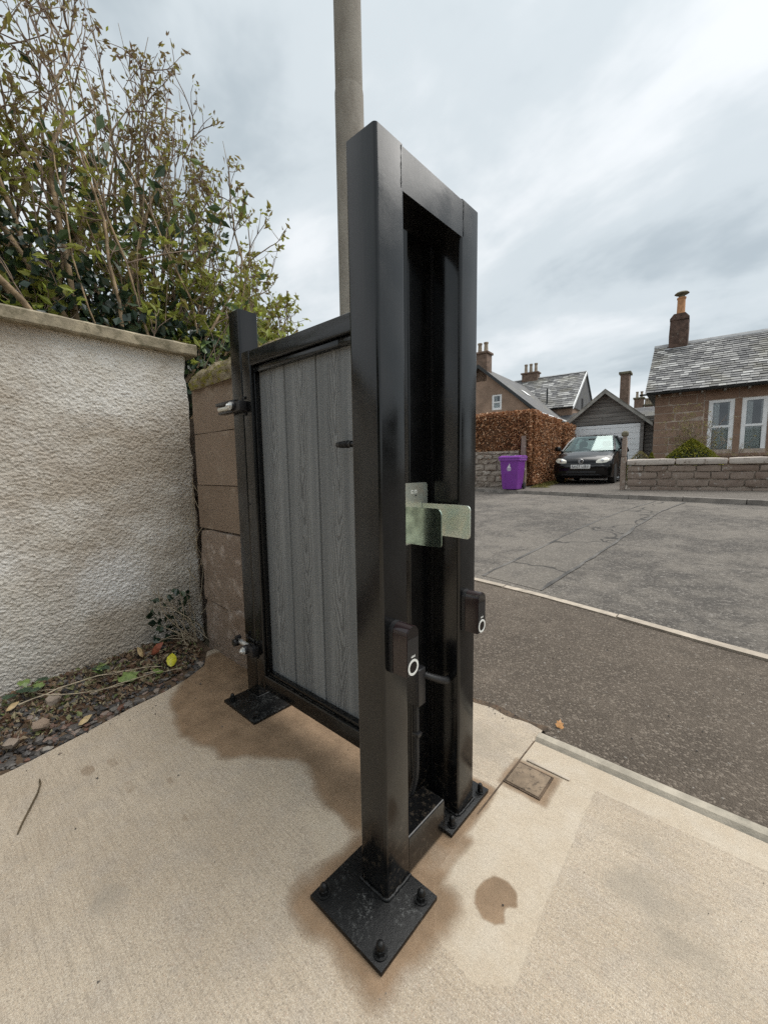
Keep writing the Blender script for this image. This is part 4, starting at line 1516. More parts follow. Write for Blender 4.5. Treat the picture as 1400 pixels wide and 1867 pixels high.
loose_leaf('fallen_leaf', 'slim cream leaf on the concrete edge of the bed', 'ovate', 'leaf_tan', (-2.09, 0.36, 0.012), 0.055, 0.5, 0.15)
loose_leaf('fallen_leaf', 'crumpled orange leaf on the asphalt footway', 'ivy', 'leaf_orange', (-0.53, 1.665, 0.008), 0.035, 0.4, 0.5)
for k, (x, y, s, c) in enumerate(((-2.36, .30, .034, 'leaf_red'), (-2.16, .22, .03, 'rubble'), (-2.10, .12, .026, 'leaf_red'))):
    b = NB()
    rough_block(b, -s, s, -s * .8, s * .8, 0, s * 0.9, s * 0.15, s * .4, 2, 300 + k)
    o = obj('loose_stone', b, 'rubble_stone' if k != 1 else 'brown_sandstone', None)
    o.location = (x, y, 0.012)
    o.rotation_euler = (0.2, 0.1, k * 1.3)
    tagit(o, ('brown fist-sized stone among the gravel near an ivy sprig', 'reddish stone half sunk in the gravel', 'small brick-coloured stone close to the drive edge')[k], 'stone')
b = NB()
tw = [(-1.80, .165, .006), (-1.765, .163, .009), (-1.72, .150, .010), (-1.66, .122, .008), (-1.61, .098, .006), (-1.57, .082, .005)]
tube(b, tw, [.0022, .0028, .0030, .0030, .0028, .0022], 6)
tagit(obj('fallen_twig', b, 'dark_twig'), 'thin dark curved twig lying on the concrete drive', 'twig')

# ------------------------------------------------------------------ steelwork
def weld(name, pts, parent, r=0.0035, mat='scuffed_black_paint'):
    b = NB()
    P = []
    rr = []
    for (p, q) in zip(pts[:-1], pts[1:]):
        p, q = Vector(p), Vector(q)
        n = max(4, int((q - p).length / 0.006))
        for k in range(n):
            P.append(p.lerp(q, k / n) + Vector([random.uniform(-.0007, .0007) for _ in range(3)]))
            rr.append(r * random.uniform(0.75, 1.2))
    P.append(Vector(pts[-1])); rr.append(r)
    tube(b, P, rr, 6)
    return obj(name, b, mat, parent, sharp=60)


def anchor_bolt(parent, x, y, z, s=1.0):
    b = NB()
    lathe(b, [(0.0, 0.0), (0.0165 * s, 0.0), (0.0165 * s, 0.003), (0.0125 * s, 0.0032)], (x, y, z), 'Z', 18)
    lathe(b, [(0.0118 * s, 0.003), (0.0118 * s, 0.013), (0.0102 * s, 0.0145)], (x, y, z), 'Z', 6)
    lathe(b, [(0.0098 * s, 0.0135), (0.0098 * s, 0.018), (0.0085 * s, 0.025), (0.005 * s, 0.029), (0.0, 0.0302)], (x, y, z), 'Z', 16)
    return obj('bolt', b, 'scuffed_black_paint', parent, sharp=40)


def rhs(name, parent, x0, x1, y0, y1, z0, z1, r=0.0085, mat='black_paint', axis='Z', origin=None):
    b = NB()
    if axis == 'Z':
        extrude(b, rprofile(x0, x1, y0, y1, r), z0, z1, 'Z')
    elif axis == 'X':
        extrude(b, rprofile(y0, y1, z0, z1, r), x0, x1, 'X')
    else:
        extrude(b, rprofile(x0, x1, z0, z1, r), y0, y1, 'Y')
    return obj(name, b, mat, parent, sharp=40)


pf = thing('steel_portal_frame', 'tall black steel portal of two posts joined by a top beam', 'gate frame', (-0.65, 0.87, 0.0))
rhs('post', pf, -0.697, -0.607, 0.664, 0.757, 0.010, 1.778)
rhs('post', pf, -0.700, -0.607, 0.994, 1.086, 0.010, 1.778)
rhs('latch_post', pf, -0.805, -0.716, 0.905, 1.022, 0.010, 1.772, 0.004)
bbox('shadow_gap_strip', 'black_plastic', pf, -0.7158, -0.7003, 1.0065, 1.0205, 0.013, 1.768)  # added black strip, stands in for the shadow in the gap between posts
b = NB()
pr = [(-0.6965, 1.684), (-0.6073, 1.684), (-0.6073, 1.7745), (-0.6103, 1.7775), (-0.6905, 1.7775), (-0.6965, 1.772)]
extrude(b, pr, 0.746, 1.005, 'Y')
obj('top_beam', b, 'black_paint', pf)
rhs('bottom_beam', pf, -0.690, -0.610, 0.757, 0.920, 0.006, 0.112, 0.006, axis='Y')
bp = bbox('base_plate', 'scuffed_black_paint', pf, -0.762, -0.520, 0.547, 0.7555, 0.0005, 0.012, 0.0015)
for x, y in ((-0.738, 0.572), (-0.545, 0.572), (-0.545, 0.722)):
    anchor_bolt(bp, x, y, 0.012)
bp = bbox('base_plate', 'scuffed_black_paint', pf, -0.76, -0.586, 0.925, 1.150, 0.0005, 0.012, 0.0015)
for x, y in ((-0.603, 0.953), (-0.602, 1.122)):
    anchor_bolt(bp, x, y, 0.012, 0.85)
X = -0.6065
weld('weld_seam', [(X, 0.7465, 1.688), (X, 0.7465, 1.774)], pf, 0.0006, 'black_paint')
weld('weld_seam', [(X, 1.0045, 1.688), (X, 1.0045, 1.774)], pf, 0.0006, 'black_paint')
weld('weld_seam', [(-0.699, 0.667, 0.013), (-0.696, 0.661, 0.013), (-0.61, 0.661, 0.013), (-0.604, 0.667, 0.013), (-0.604, 0.754, 0.013)], pf, 0.0048)
weld('weld_seam', [(-0.695, 0.991, 0.013), (-0.61, 0.991, 0.013), (-0.604, 0.998, 0.013), (-0.604, 1.083, 0.013)], pf, 0.0048)
weld('weld_seam', [(-0.688, 0.921, 0.108), (-0.614, 0.921, 0.108), (-0.611, 0.921, 0.03)], pf, 0.004)

# hinge post
hp = thing('hinge_post', 'short black square steel post carrying the gate hinges', 'gate post', (-1.712, 0.99, 0.0))
rhs('post', hp, -1.760, -1.668, 0.945, 1.035, 0.010, 1.764, 0.008)
bp = bbox('base_plate', 'scuffed_black_paint', hp, -1.768, -1.505, 0.828, 1.044, 0.0005, 0.012, 0.0015)
for x, y in ((-1.740, 0.856), (-1.532, 0.856)):
    anchor_bolt(bp, x, y, 0.012)
weld('weld_seam', [(-1.763, 0.945, 0.013), (-1.757, 0.942, 0.013), (-1.672, 0.942, 0.013), (-1.665, 0.948, 0.013), (-1.665, 1.03, 0.013)], hp, 0.0048)

# gate leaf
gt = thing('pedestrian_gate', 'black framed gate panel filled with grey woodgrain boards', 'gate', (-1.23, 0.96, 0.085))
GX0, GX1, GZ0, GZ1 = -1.642, -0.822, 0.088, 1.572
rhs('stile', gt, GX0, GX0 + 0.066, 0.932, 0.984, GZ0, GZ1, 0.006)
rhs('stile', gt, GX1 - 0.066, GX1, 0.932, 0.984, GZ0, GZ1, 0.006)
rhs('rail', gt, GX0 + 0.066, GX1 - 0.066, 0.9325, 0.984, GZ1 - 0.062, GZ1, 0.006, axis='X')
rhs('rail', gt, GX0 + 0.066, GX1 - 0.066, 0.9325, 0.984, GZ0, GZ0 + 0.066, 0.006, axis='X')
ix0, ix1, iz0, iz1 = GX0 + 0.0665, GX1 - 0.0665, GZ0 + 0.0665, GZ1 - 0.0625
for (x0, x1, z0, z1) in ((ix0, -1.045, iz1 - 0.026, iz1 - 0.003), (-1.043, ix1, iz1 - 0.026, iz1 - 0.003), (ix0, ix1, iz0 + 0.002, iz0 + 0.016), (ix0 + 0.001, ix0 + 0.010, iz0 + 0.018, iz1 - 0.028), (ix1 - 0.010, ix1 - 0.001, iz0 + 0.018, iz1 - 0.028)):
    bbox('glazing_bead', 'black_paint', gt, x0, x1, 0.946, 0.968, z0, z1, 0.0012)
weld('weld_seam', [(ix0 + 0.01, 0.944, iz0 + 0.002), (ix0 + 0.20, 0.944, iz0 + 0.002)], gt, 0.0022)
weld('weld_seam', [(ix0 + 0.24, 0.944, iz0 + 0.002), (ix0 + 0.46, 0.944, iz0 + 0.002)], gt, 0.0022)
for (x, z) in ((ix0 + 0.008, iz1 - 0.014), (ix0 + 0.008, iz0 + 0.02), (-1.63, 0.93)):
    b = NB()
    lathe(b, [(0.0, -0.003), (0.004, -0.0022), (0.005, 0.0)], (x, 0.9455 if x > -1.6 else 0.9315, z), 'Y', 10)
    obj('rivet', b, 'scuffed_black_paint', gt)
edges = [ix0, -1.389, -1.193, -1.000, ix1]
for x0, x1 in zip(edges[:-1], edges[1:]):
    w = (x1 - x0) / 2
    b = NB()
    pr = [(-w + .0025, 0.012), (-w + .0025, 0.0055), (-w + 0.004, 0.0005), (-w + 0.006, 0.0), (w - 0.010, 0.0), (w - 0.008, 0.0005), (w - 0.0055, 0.0045), (w - .0045, 0.012)]
    # profile in X/Y, run up Z
    extrude(b, [(p[0], p[1]) for p in pr], 0.0, iz1 - iz0, 'Z')
    me = bpy.data.meshes.new('board')
    bmesh.ops.recalc_face_normals(b, faces=b.faces)
    b.to_mesh(me); b.free(); finish(me, 30)
    o = link('board', me, 'embossed_composite', gt, Vector(((x0 + x1) / 2, 0.969, iz0)) - ROOTINFO[gt.name])
bbox('backing_panel', 'black_plastic', gt, ix0, ix1, 0.9815, 0.9835, iz0, iz1)
# handle knob near the closing edge
b = NB()
pr = [(0.0, -0.072), (0.0085, -0.070), (0.0098, -0.060)]
for k in range(7):
    h = -0.054 + k * 0.006
    pr += [(0.0108 + 0.0003 * k, h), (0.0108 + 0.0003 * k, h + 0.003), (0.0094, h + 0.0032), (0.0094, h + 0.0058)]
pr += [(0.011, -0.010), (0.011, 0.0), (0.0, 0.0)]
lathe(b, pr, (-0.966, 0.922, 1.158), 'X', 20)
hk = obj('handle', b, 'black_plastic', gt, sharp=30)
b = NB()
tube(b, [(-0.968, 0.922, 1.158), (-0.955, 0.924, 1.158), (-0.945, 0.935, 1.158), (-0.945, 0.968, 1.158)], 0.007, 10)
obj('stem', b, 'black_plastic', hk)


def hinge(z, lower):
    h = NB()
    box(h, -1.678, -1.612, 0.896, 0.9315, z - 0.023, z + 0.019, 0.003)
    lathe(h, [(0.0, 0), (0.019, 0.0), (0.021, 0.004), (0.021, 0.022), (0.0, 0.022)], (-1.672, 0.884, z), 'Y', 20)
    hi = obj('hinge', h, 'black_plastic', gt)
    b = NB()
    lathe(b, [(0.0, -0.013), (0.010, -0.0125), (0.0130, -0.009), (0.0130, 0.0)], (-1.668, 0.884, z), 'Y', 6)
    lathe(b, [(0.0175, -0.0005), (0.0175, 0.002), (0, 0.002)], (-1.668, 0.8825, z), 'Y', 18)
    lathe(b, [(0.0, -0.0185), (0.0055, -0.0175), (0.0065, -0.012)], (-1.668, 0.884, z), 'Y', 12)
    obj('bolt', b, 'zinc', hi)
    b = NB()
    tube(b, [(-1.845 if not lower else -1.80, 0.926, z + 0.004), (-1.69, 0.922, z + 0.002)], 0.0105, 14)
    obj('eye_rod', b, 'white_nylon' if not lower else 'zinc', hi)
    b = NB()
    if lower:
        lathe(b, [(0.0, -0.016), (0.016, -0.014), (0.019, -0.004), (0.019, 0.004), (0.016, 0.014), (0.0, 0.016)], (-1.785, 0.912, z - 0.002), 'Y', 18)
        lathe(b, [(0.0, -0.012), (0.011, -0.010), (0.011, 0.012), (0, .012)], (-1.770, 0.914, z + 0.026), 'Y', 14)
    else:
        box(b, -1.862, -1.690, 0.915, 0.9435, z + 0.018, z + 0.034, 0.003)
        box(b, -1.840, -1.700, 0.915, 0.9435, z - 0.020, z - 0.010, 0.002)
    obj('bracket', b, 'black_plastic', hi)
    for dz in (0.034, -0.034):
        b = NB()
        lathe(b, [(0.0, -0.006), (0.006, -0.005), (0.0075, 0.0)], (-1.628, 0.9312, z + dz), 'Y', 12)
        obj('screw', b, 'scuffed_black_paint', hi)


hinge(1.352, False)
hinge(0.262, True)

# photocells on the portal posts
def photocell(yc, label):
    x0, x1, z0, z1, hw = -0.6065, -0.551, 0.603, 0.721, 0.0215
    t = thing('photocell', label, 'sensor', (x0, yc, z0), group='photocells on the portal posts')
    def prof(s, zt, zb, n=12):
        pts = [(yc + s, zb), (yc - s, zb)]
        pts = [(yc - s, zb), (yc + s, zb)]
        for i in range(n + 1):
            a = PI * i / n
            pts.append((yc + s * math.cos(a), zt - s + s * math.sin(a)))
        return pts
    b = NB()
    extrude(b, prof(hw + 0.0015, z1 + 0.001, z0 - 0.001), x0, x0 + 0.012, 'X')
    obj('back_plate', b, 'black_plastic', t)
    b = NB()
    extrude(b, prof(hw, z1, z0), x0 + 0.0122, x1 - 0.0015, 'X')
    bmesh.ops.bevel(b, geom=[e for e in b.edges if abs(e.verts[0].co.x - (x1 - 0.0015)) < 1e-5 and abs(e.verts[1].co.x - (x1 - 0.0015)) < 1e-5], offset=0.0012, segments=2, affect='EDGES')
    h = obj('housing', b, 'smoked_lens', t, sharp=50)
    b = NB()
    pts = [(yc + (hw - 0.0015) * math.cos(PI * i / 12), z1 - hw + (hw - 0.0015) * math.sin(PI * i / 12)) for i in range(13)]
    pts = [(yc - (hw - 0.0015), z1 - hw - 0.006), (yc + (hw - 0.0015), z1 - hw - 0.006)] + pts
    extrude(b, pts, x1 - 0.0014, x1 - 0.0004, 'X')
    obj('top_lens', b, 'gloss_black', t)
    b = NB()
    extrude(b, [(yc - hw + .0015, z0 + .002), (yc + hw - .0015, z0 + .002), (yc + hw - .0015, z1 - hw - 0.007), (yc - hw + .0015, z1 - hw - 0.007)], x1 - 0.0014, x1 - 0.0006, 'X')
    obj('front_panel', b, 'black_plastic', t)
    # white ring with its dark eye
    b = NB()
    n = 32
    rz = z0 + 0.0195
    A = [b.verts.new((x1 + 0.0004, yc + 0.0190 * math.cos(2 * PI * i / n), rz + 0.0190 * math.sin(2 * PI * i / n))) for i in range(n)]
    B = [b.verts.new((x1 + 0.0004, yc + 0.0138 * math.cos(2 * PI * i / n), rz + 0.0138 * math.sin(2 * PI * i / n))) for i in range(n)]
    A2 = [b.verts.new(v.co + Vector((-0.0016, 0, 0))) for v in A]
    B2 = [b.verts.new(v.co + Vector((-0.0016, 0, 0))) for v in B]
    for i in range(n):
        j = (i + 1) % n
        b.faces.new((A[i], A[j], B[j], B[i])); b.faces.new((A2[i], A2[j], A[j], A[i])); b.faces.new((B[i], B[j], B2[j], B2[i]))
    obj('ring', b, 'ring_white', t)
    b = NB()
    lathe(b, [(0.0136, -0.001), (0.0136, -0.0004), (0.0, -0.0003)], (x1, yc, rz), 'X', 24)
    obj('eye', b, 'gloss_black', t)
    b = NB()
    for k in range(4):
        box(b, x1 - 0.0008, x1 + 0.0001, yc - 0.007 + k * 0.0037, yc - 0.0045 + k * 0.0037, z0 + 0.0435, z0 + 0.0465 + 0.0012 * (k % 2))
    obj('small_print', b, 'ring_white', t)
    return t


photocell(0.705, 'black photocell with white ring on the post standing on the wide plate')
photocell(1.0265, 'black photocell with white ring on the post by the asphalt footway')

# zinc catch between the posts
ct = thing('gate_catch', 'shiny zinc plated gate catch between the portal posts', 'latch', (-0.69, 0.93, 0.87))


def rplate(pts, t, axis):
    b = NB()
    if axis == 'Y':
        extrude(b, [(x, z) for x, z in pts], t[0], t[1], 'Y')
    else:
        extrude(b, pts, t[0], t[1], 'X')
    bmesh.ops.bevel(b, geom=[e for e in b.edges if e.calc_face_angle(0) > 0.6 and e.is_manifold], offset=0.0006, segments=1, affect='EDGES')
    return b


def rrect(x0, x1, z0, z1, rs, n=5):
    out = []
    for cx, cz, sx, sz, a0, r in ((x1, z1, -1, -1, 0, rs[0]), (x0, z1, 1, -1, 90, rs[1]), (x0, z0, 1, 1, 180, rs[2]), (x1, z0, -1, 1, 270, rs[3])):
        if r <= 0:
            out.append((cx, cz)); continue
        for i in range(n + 1):
            a = math.radians(a0 + 90 * i / n)
            out.append((cx + sx * r + r * math.cos(a), cz + sz * r + r * math.sin(a)))
    return out


obj('back_plate', rplate(rrect(0.868, 0.984, 0.862, 1.036, (0.012, 0.012, 0.004, 0.004)), (-0.7155, -0.7115), 'X'), 'passivated_zinc', ct, sharp=30)
gp = obj('guide_plate', rplate(rrect(-0.7105, -0.571, 0.876, 0.975, (0.016, 0.0, 0.0, 0.008)), (0.848, 0.852), 'Y'), 'zinc_green_reflection', ct, sharp=30)
b = NB()
# far guide plate with its flared end
prof = [(-0.7105, 0.958), (-0.590, 0.958), (-0.5445, 0.940), (-0.5430, 0.9435), (-0.589, 0.962), (-0.7105, 0.962)]
pts = rrect(-0.7105, -0.545, 0.886, 0.976, (0.012, 0.0, 0.0, 0.012))
A, B2 = extrude(b, pts, 0.0, 0.004, 'Y')
bmesh.ops.subdivide_edges(b, edges=[e for e in b.edges if abs(e.verts[0].co.x - e.verts[1].co.x) > 0.05], cuts=6)
for v in b.verts:
    d = max(0.0, v.co.x + 0.590)
    v.co.y += 0.957 + (-0.30) * d
obj('guide_plate', b, 'passivated_zinc', ct, sharp=25)
for (r_, y_, z_) in ((0.0065, 0.966, 0.968), (0.0028, 0.926, 1.000)):
    b = NB()
    lathe(b, [(r_, 0.0), (r_, r_ * .6), (0.0, r_ * .66)], (-0.7115, y_, z_), 'X', 14)
    obj('bolt', b, 'black_plastic', ct)
b = NB()
for (y0, y1, z0, z1) in ((0.905, 0.908, 1.006, 1.016), (0.908, 0.916, 1.013, 1.016), (0.908, 0.916, 1.006, 1.009), (0.920, 0.923, 1.006, 1.016), (0.923, 0.932, 1.013, 1.016), (0.929, 0.932, 1.006, 1.013), (0.924, 0.928, 1.0, 1.003)):
    box(b, -0.7114, -0.7108, y0, y1, z0, z1)
obj('stamped_mark', b, 'ring_white', ct)

# junction box with corrugated conduit
jb = thing('junction_box', 'black cable box with corrugated conduit low inside the portal', 'junction box', (-0.69, 0.905, 0.40))
bbox('casing', 'black_plastic', jb, -0.7155, -0.660, 0.868, 0.904, 0.400, 0.512, 0.005, 3)
bbox('lid', 'black_plastic', jb, -0.712, -0.664, 0.8655, 0.8677, 0.404, 0.508, 0.001)


def conduit(name, P, parent, r=0.0115, pitch=0.0078):
    P = [Vector(p) for p in P]
    L = [0]
    for a, b_ in zip(P[:-1], P[1:]):
        L.append(L[-1] + (b_ - a).length)
    n = int(L[-1] / (pitch / 2))
    pts, rr = [], []
    for k in range(n + 1):
        s = L[-1] * k / n
        i = max(j for j in range(len(L)) if L[j] <= s + 1e-9)
        i = min(i, len(P) - 2)
        t = (s - L[i]) / (L[i + 1] - L[i])
        pts.append(P[i].lerp(P[i + 1], t)); rr.append(r if k % 2 else r * 0.72)
    b = NB()
    tube(b, pts, rr, 12)
    return obj(name, b, 'conduit_black', parent, sharp=180)


def spline(K, n=10):
    K = [Vector(k) for k in K]
    K = [K[0] * 2 - K[1]] + K + [K[-1] * 2 - K[-2]]
    out = []
    for i in range(1, len(K) - 2):
        for j in range(n):
            t = j / n
            a, b_, c, d = K[i - 1], K[i], K[i + 1], K[i + 2]
            out.append(0.5 * ((2 * b_) + (c - a) * t + (2 * a - 5 * b_ + 4 * c - d) * t * t + (3 * b_ - a - 3 * c + d) * t ** 3))
    out.append(K[-2])
    return out


conduit('conduit', spline([(-0.672, 0.900, 0.486), (-0.650, 0.915, 0.478), (-0.636, 0.945, 0.462), (-0.640, 0.976, 0.446), (-0.650, 0.994, 0.438)]), jb)
conduit('conduit', spline([(-0.682, 0.885, 0.402), (-0.682, 0.885, 0.30), (-0.684, 0.884, 0.18), (-0.700, 0.876, 0.10), (-0.715, 0.862, 0.03)]), jb, 0.009)
bbox('clip', 'black_plastic', jb, -0.690, -0.668, 0.874, 0.895, 0.300, 0.312, 0.002)

# ------------------------------------------------------------------ lamp column on the footway
LX, LY = -1.790, 1.75
lc = thing('lamp_column', 'grey weathered concrete lamp column rising behind the gate', 'lamp post', (LX, LY, 0.0))
b = NB()
lathe(b, [(0.115, -0.05), (0.115, 0.9), (0.105, 0.94), (0.084, 0.98), (0.0795, 3.14), (0.0775, 3.155), (0.060, 3.156)], (LX, LY, 0), 'Z', 32)
obj('lower_shaft', b, 'column_concrete', lc, sharp=50)
b = NB()
lathe(b, [(0.0745, 3.150), (0.0755, 3.16), (0.071, 5.2), (0.064, 8.0), (0.0, 8.02)], (LX, LY, 0), 'Z', 32)
obj('upper_shaft', b, 'column_concrete', lc, sharp=50)
b = NB()
tube(b, spline([(LX, LY, 7.95), (LX, LY + .05, 8.35), (LX, LY + .35, 8.6), (LX, LY + 1.2, 8.7)], 6), 0.04, 12)
obj('bracket_arm', b, 'lead_grey', lc)
b = NB()
rough_block(b, LX - .11, LX + .11, LY + 1.05, LY + 1.65, 8.62, 8.78, 0.0, 0.05, 3, 1)
obj('lantern', b, 'lead_grey', lc)

# ================================================================== over the road
def hz(u, w):
    p = H2W(u, w)
    return float(gz(p.x, p.y))


def window(parent, u0, u1, z0, z1, wf, depth=0.09, sash=0.50, fr=0.085, curtain=True):
    """sash window set back in its opening; wf = plane of the wall face"""
    f = NB()
    y0, y1 = wf + depth, wf + depth + 0.06
    box(f, u0, u0 + fr, y0, y1, z0, z1); box(f, u1 - fr, u1, y0, y1, z0, z1)
    box(f, u0 + fr, u1 - fr, y0, y1, z1 - fr, z1); box(f, u0 + fr, u1 - fr, y0, y1, z0, z0 + fr * 1.4)
    zm = z0 + (z1 - z0) * (1 - sash) + 0.0
    box(f, u0 + fr, u1 - fr, y0 - 0.01, y1 - 0.005, zm - 0.035, zm + 0.035)
    wn_ = obj('window', f, 'white_frame', parent)
    for a, b_ in ((z0 + fr * 1.4, zm - 0.035), (zm + 0.035, z1 - fr)):
        q = 0.028
        for sx in (u0 + fr, u1 - fr - q):
            f = NB()
            box(f, sx, sx + q, y0 + 0.012, y1 - 0.012, a, b_)
            obj('sash_stile', f, 'white_frame', wn_)
        f = NB()
        quad(f, (u0 + fr + q, y0 + 0.03, a), (u1 - fr - q, y0 + 0.03, a), (u1 - fr - q, y0 + 0.03, b_), (u0 + fr + q, y0 + 0.03, b_))
        obj('pane', f, 'window_glass', wn_, normals=False)
    if curtain:
        xs = np.linspace(u0 + fr, u1 - fr, 40)
        V = []
        for x in xs:
            y = y1 + 0.025 + 0.012 * math.sin((x - u0) * 38)
            V += [(x, y, z0), (x, y, zm + 0.02)]
        F = [(2 * i, 2 * i + 2, 2 * i + 3, 2 * i + 1) for i in range(39)]
        c = pydata('curtain', V, F, 'net_curtain', parent)
        c.parent = wn_
        for side in (0, 1):
            xs = np.linspace(0, (u1 - u0) * (0.30 if side == 0 else 0.10), 14)
            V = []
            for x in xs:
                xx = u0 + fr + x if side == 0 else u1 - fr - x
                y = y1 + 0.06 + 0.015 * math.sin(x * 45)
                V += [(xx, y, z0), (xx, y, z1 - 0.05)]
            F = [(2 * i, 2 * i + 2, 2 * i + 3, 2 * i + 1) for i in range(13)]
            c = pydata('curtain', V, F, 'net_curtain', parent)
            c.parent = wn_
    bbox('room', 'room_dark', wn_, u0, u1, y1 + 0.9, y1 + 0.95, z0 - 0.3, z1 + 0.3)
    return wn_


def slates(name, parent, u0, u1, we, ze, wr, zr, sw=0.26, gauge=0.19, seed=1, mat='weathered_slate', flip=1, tail=0.0):
    """courses of overlapping slates on the slope from eave (we,ze) to ridge (wr,zr)"""
    r = np.random.default_rng(seed)
    L = math.hypot(wr - we, zr - ze)
    d = np.array([0, (wr - we) / L, (zr - ze) / L])
    nrm = np.array([0, -d[2], d[1]]) * (1 if d[1] > 0 else -1)
    rows = int(L / gauge)
    V, F, R = [], [], []
    k = 0
    for i in range(rows + 1):
        s0 = i * gauge
        s1 = min(s0 + gauge * 1.35, L)
        s0 = min(s0, L - 0.05)
        x = u0 - (sw * 0.5 if i % 2 else 0.0)
        while x < u1:
            ww = sw * r.uniform(0.85, 1.15)
            a, b_ = max(x + 0.004, u0), min(x + ww - 0.004, u1)
            x += ww
            if b_ - a < 0.03:
                continue
            j = r.normal() * 0.006
            lift = 0.030 + r.random() * 0.012
            sA = s0 + j + r.random() * 0.012
            lowL = np.array([a, we, ze]) + d * sA; lowR = np.array([b_, we, ze]) + d * (sA + r.normal() * 0.006)
            hiL = np.array([a, we, ze]) + d * s1; hiR = np.array([b_, we, ze]) + d * s1
            pts = [lowL + nrm * lift, lowR + nrm * lift, hiR + nrm * 0.006, hiL + nrm * 0.006, lowL + nrm * (lift - 0.02), lowR + nrm * (lift - 0.02)]
            V += [tuple(p) for p in pts]
            F += [(k, k + 1, k + 2, k + 3), (k + 4, k + 5, k + 1, k)]
            q = r.random()
            R += [q, q * 0.3]
            k += 6
    o = pydata(name, V, F, mat, parent, smooth=False)
    face_attr(o, R)
    o['kind'] = 'stuff'
    return o


def gable_prism(b, u0, u1, w0, w1, z0, zr, wm=None, along='u'):
    """solid triangular roof core"""
    if along == 'u':
        wm = (w0 + w1) / 2 if wm is None else wm
        A = [b.verts.new(p) for p in ((u0, w0, z0), (u0, w1, z0), (u0, wm, zr))]
        B = [b.verts.new(p) for p in ((u1, w0, z0), (u1, w1, z0), (u1, wm, zr))]
    else:
        um = (u0 + u1) / 2 if wm is None else wm
        A = [b.verts.new(p) for p in ((u0, w0, z0), (u1, w0, z0), (um, w0, zr))]
        B = [b.verts.new(p) for p in ((u0, w1, z0), (u1, w1, z0), (um, w1, zr))]
    b.faces.new(A); b.faces.new(list(reversed(B)))
    for i in range(3):
        b.faces.new((A[i], A[(i + 1) % 3], B[(i + 1) % 3], B[i]))


def pot(parent, u, w, z, h, r, mat='buff_pot', n=14):
    b = NB()
    lathe(b, [(r * 1.15, 0), (r * 1.15, h * .08), (r, h * .14), (r * .85, h * .82), (r * 1.08, h * .86), (r * 1.08, h), (r * .75, h), (r * .7, h * .7), (0, h * .68)], (u, w, z), 'Z', n)
    return obj('chimney_pot', b, mat, parent)


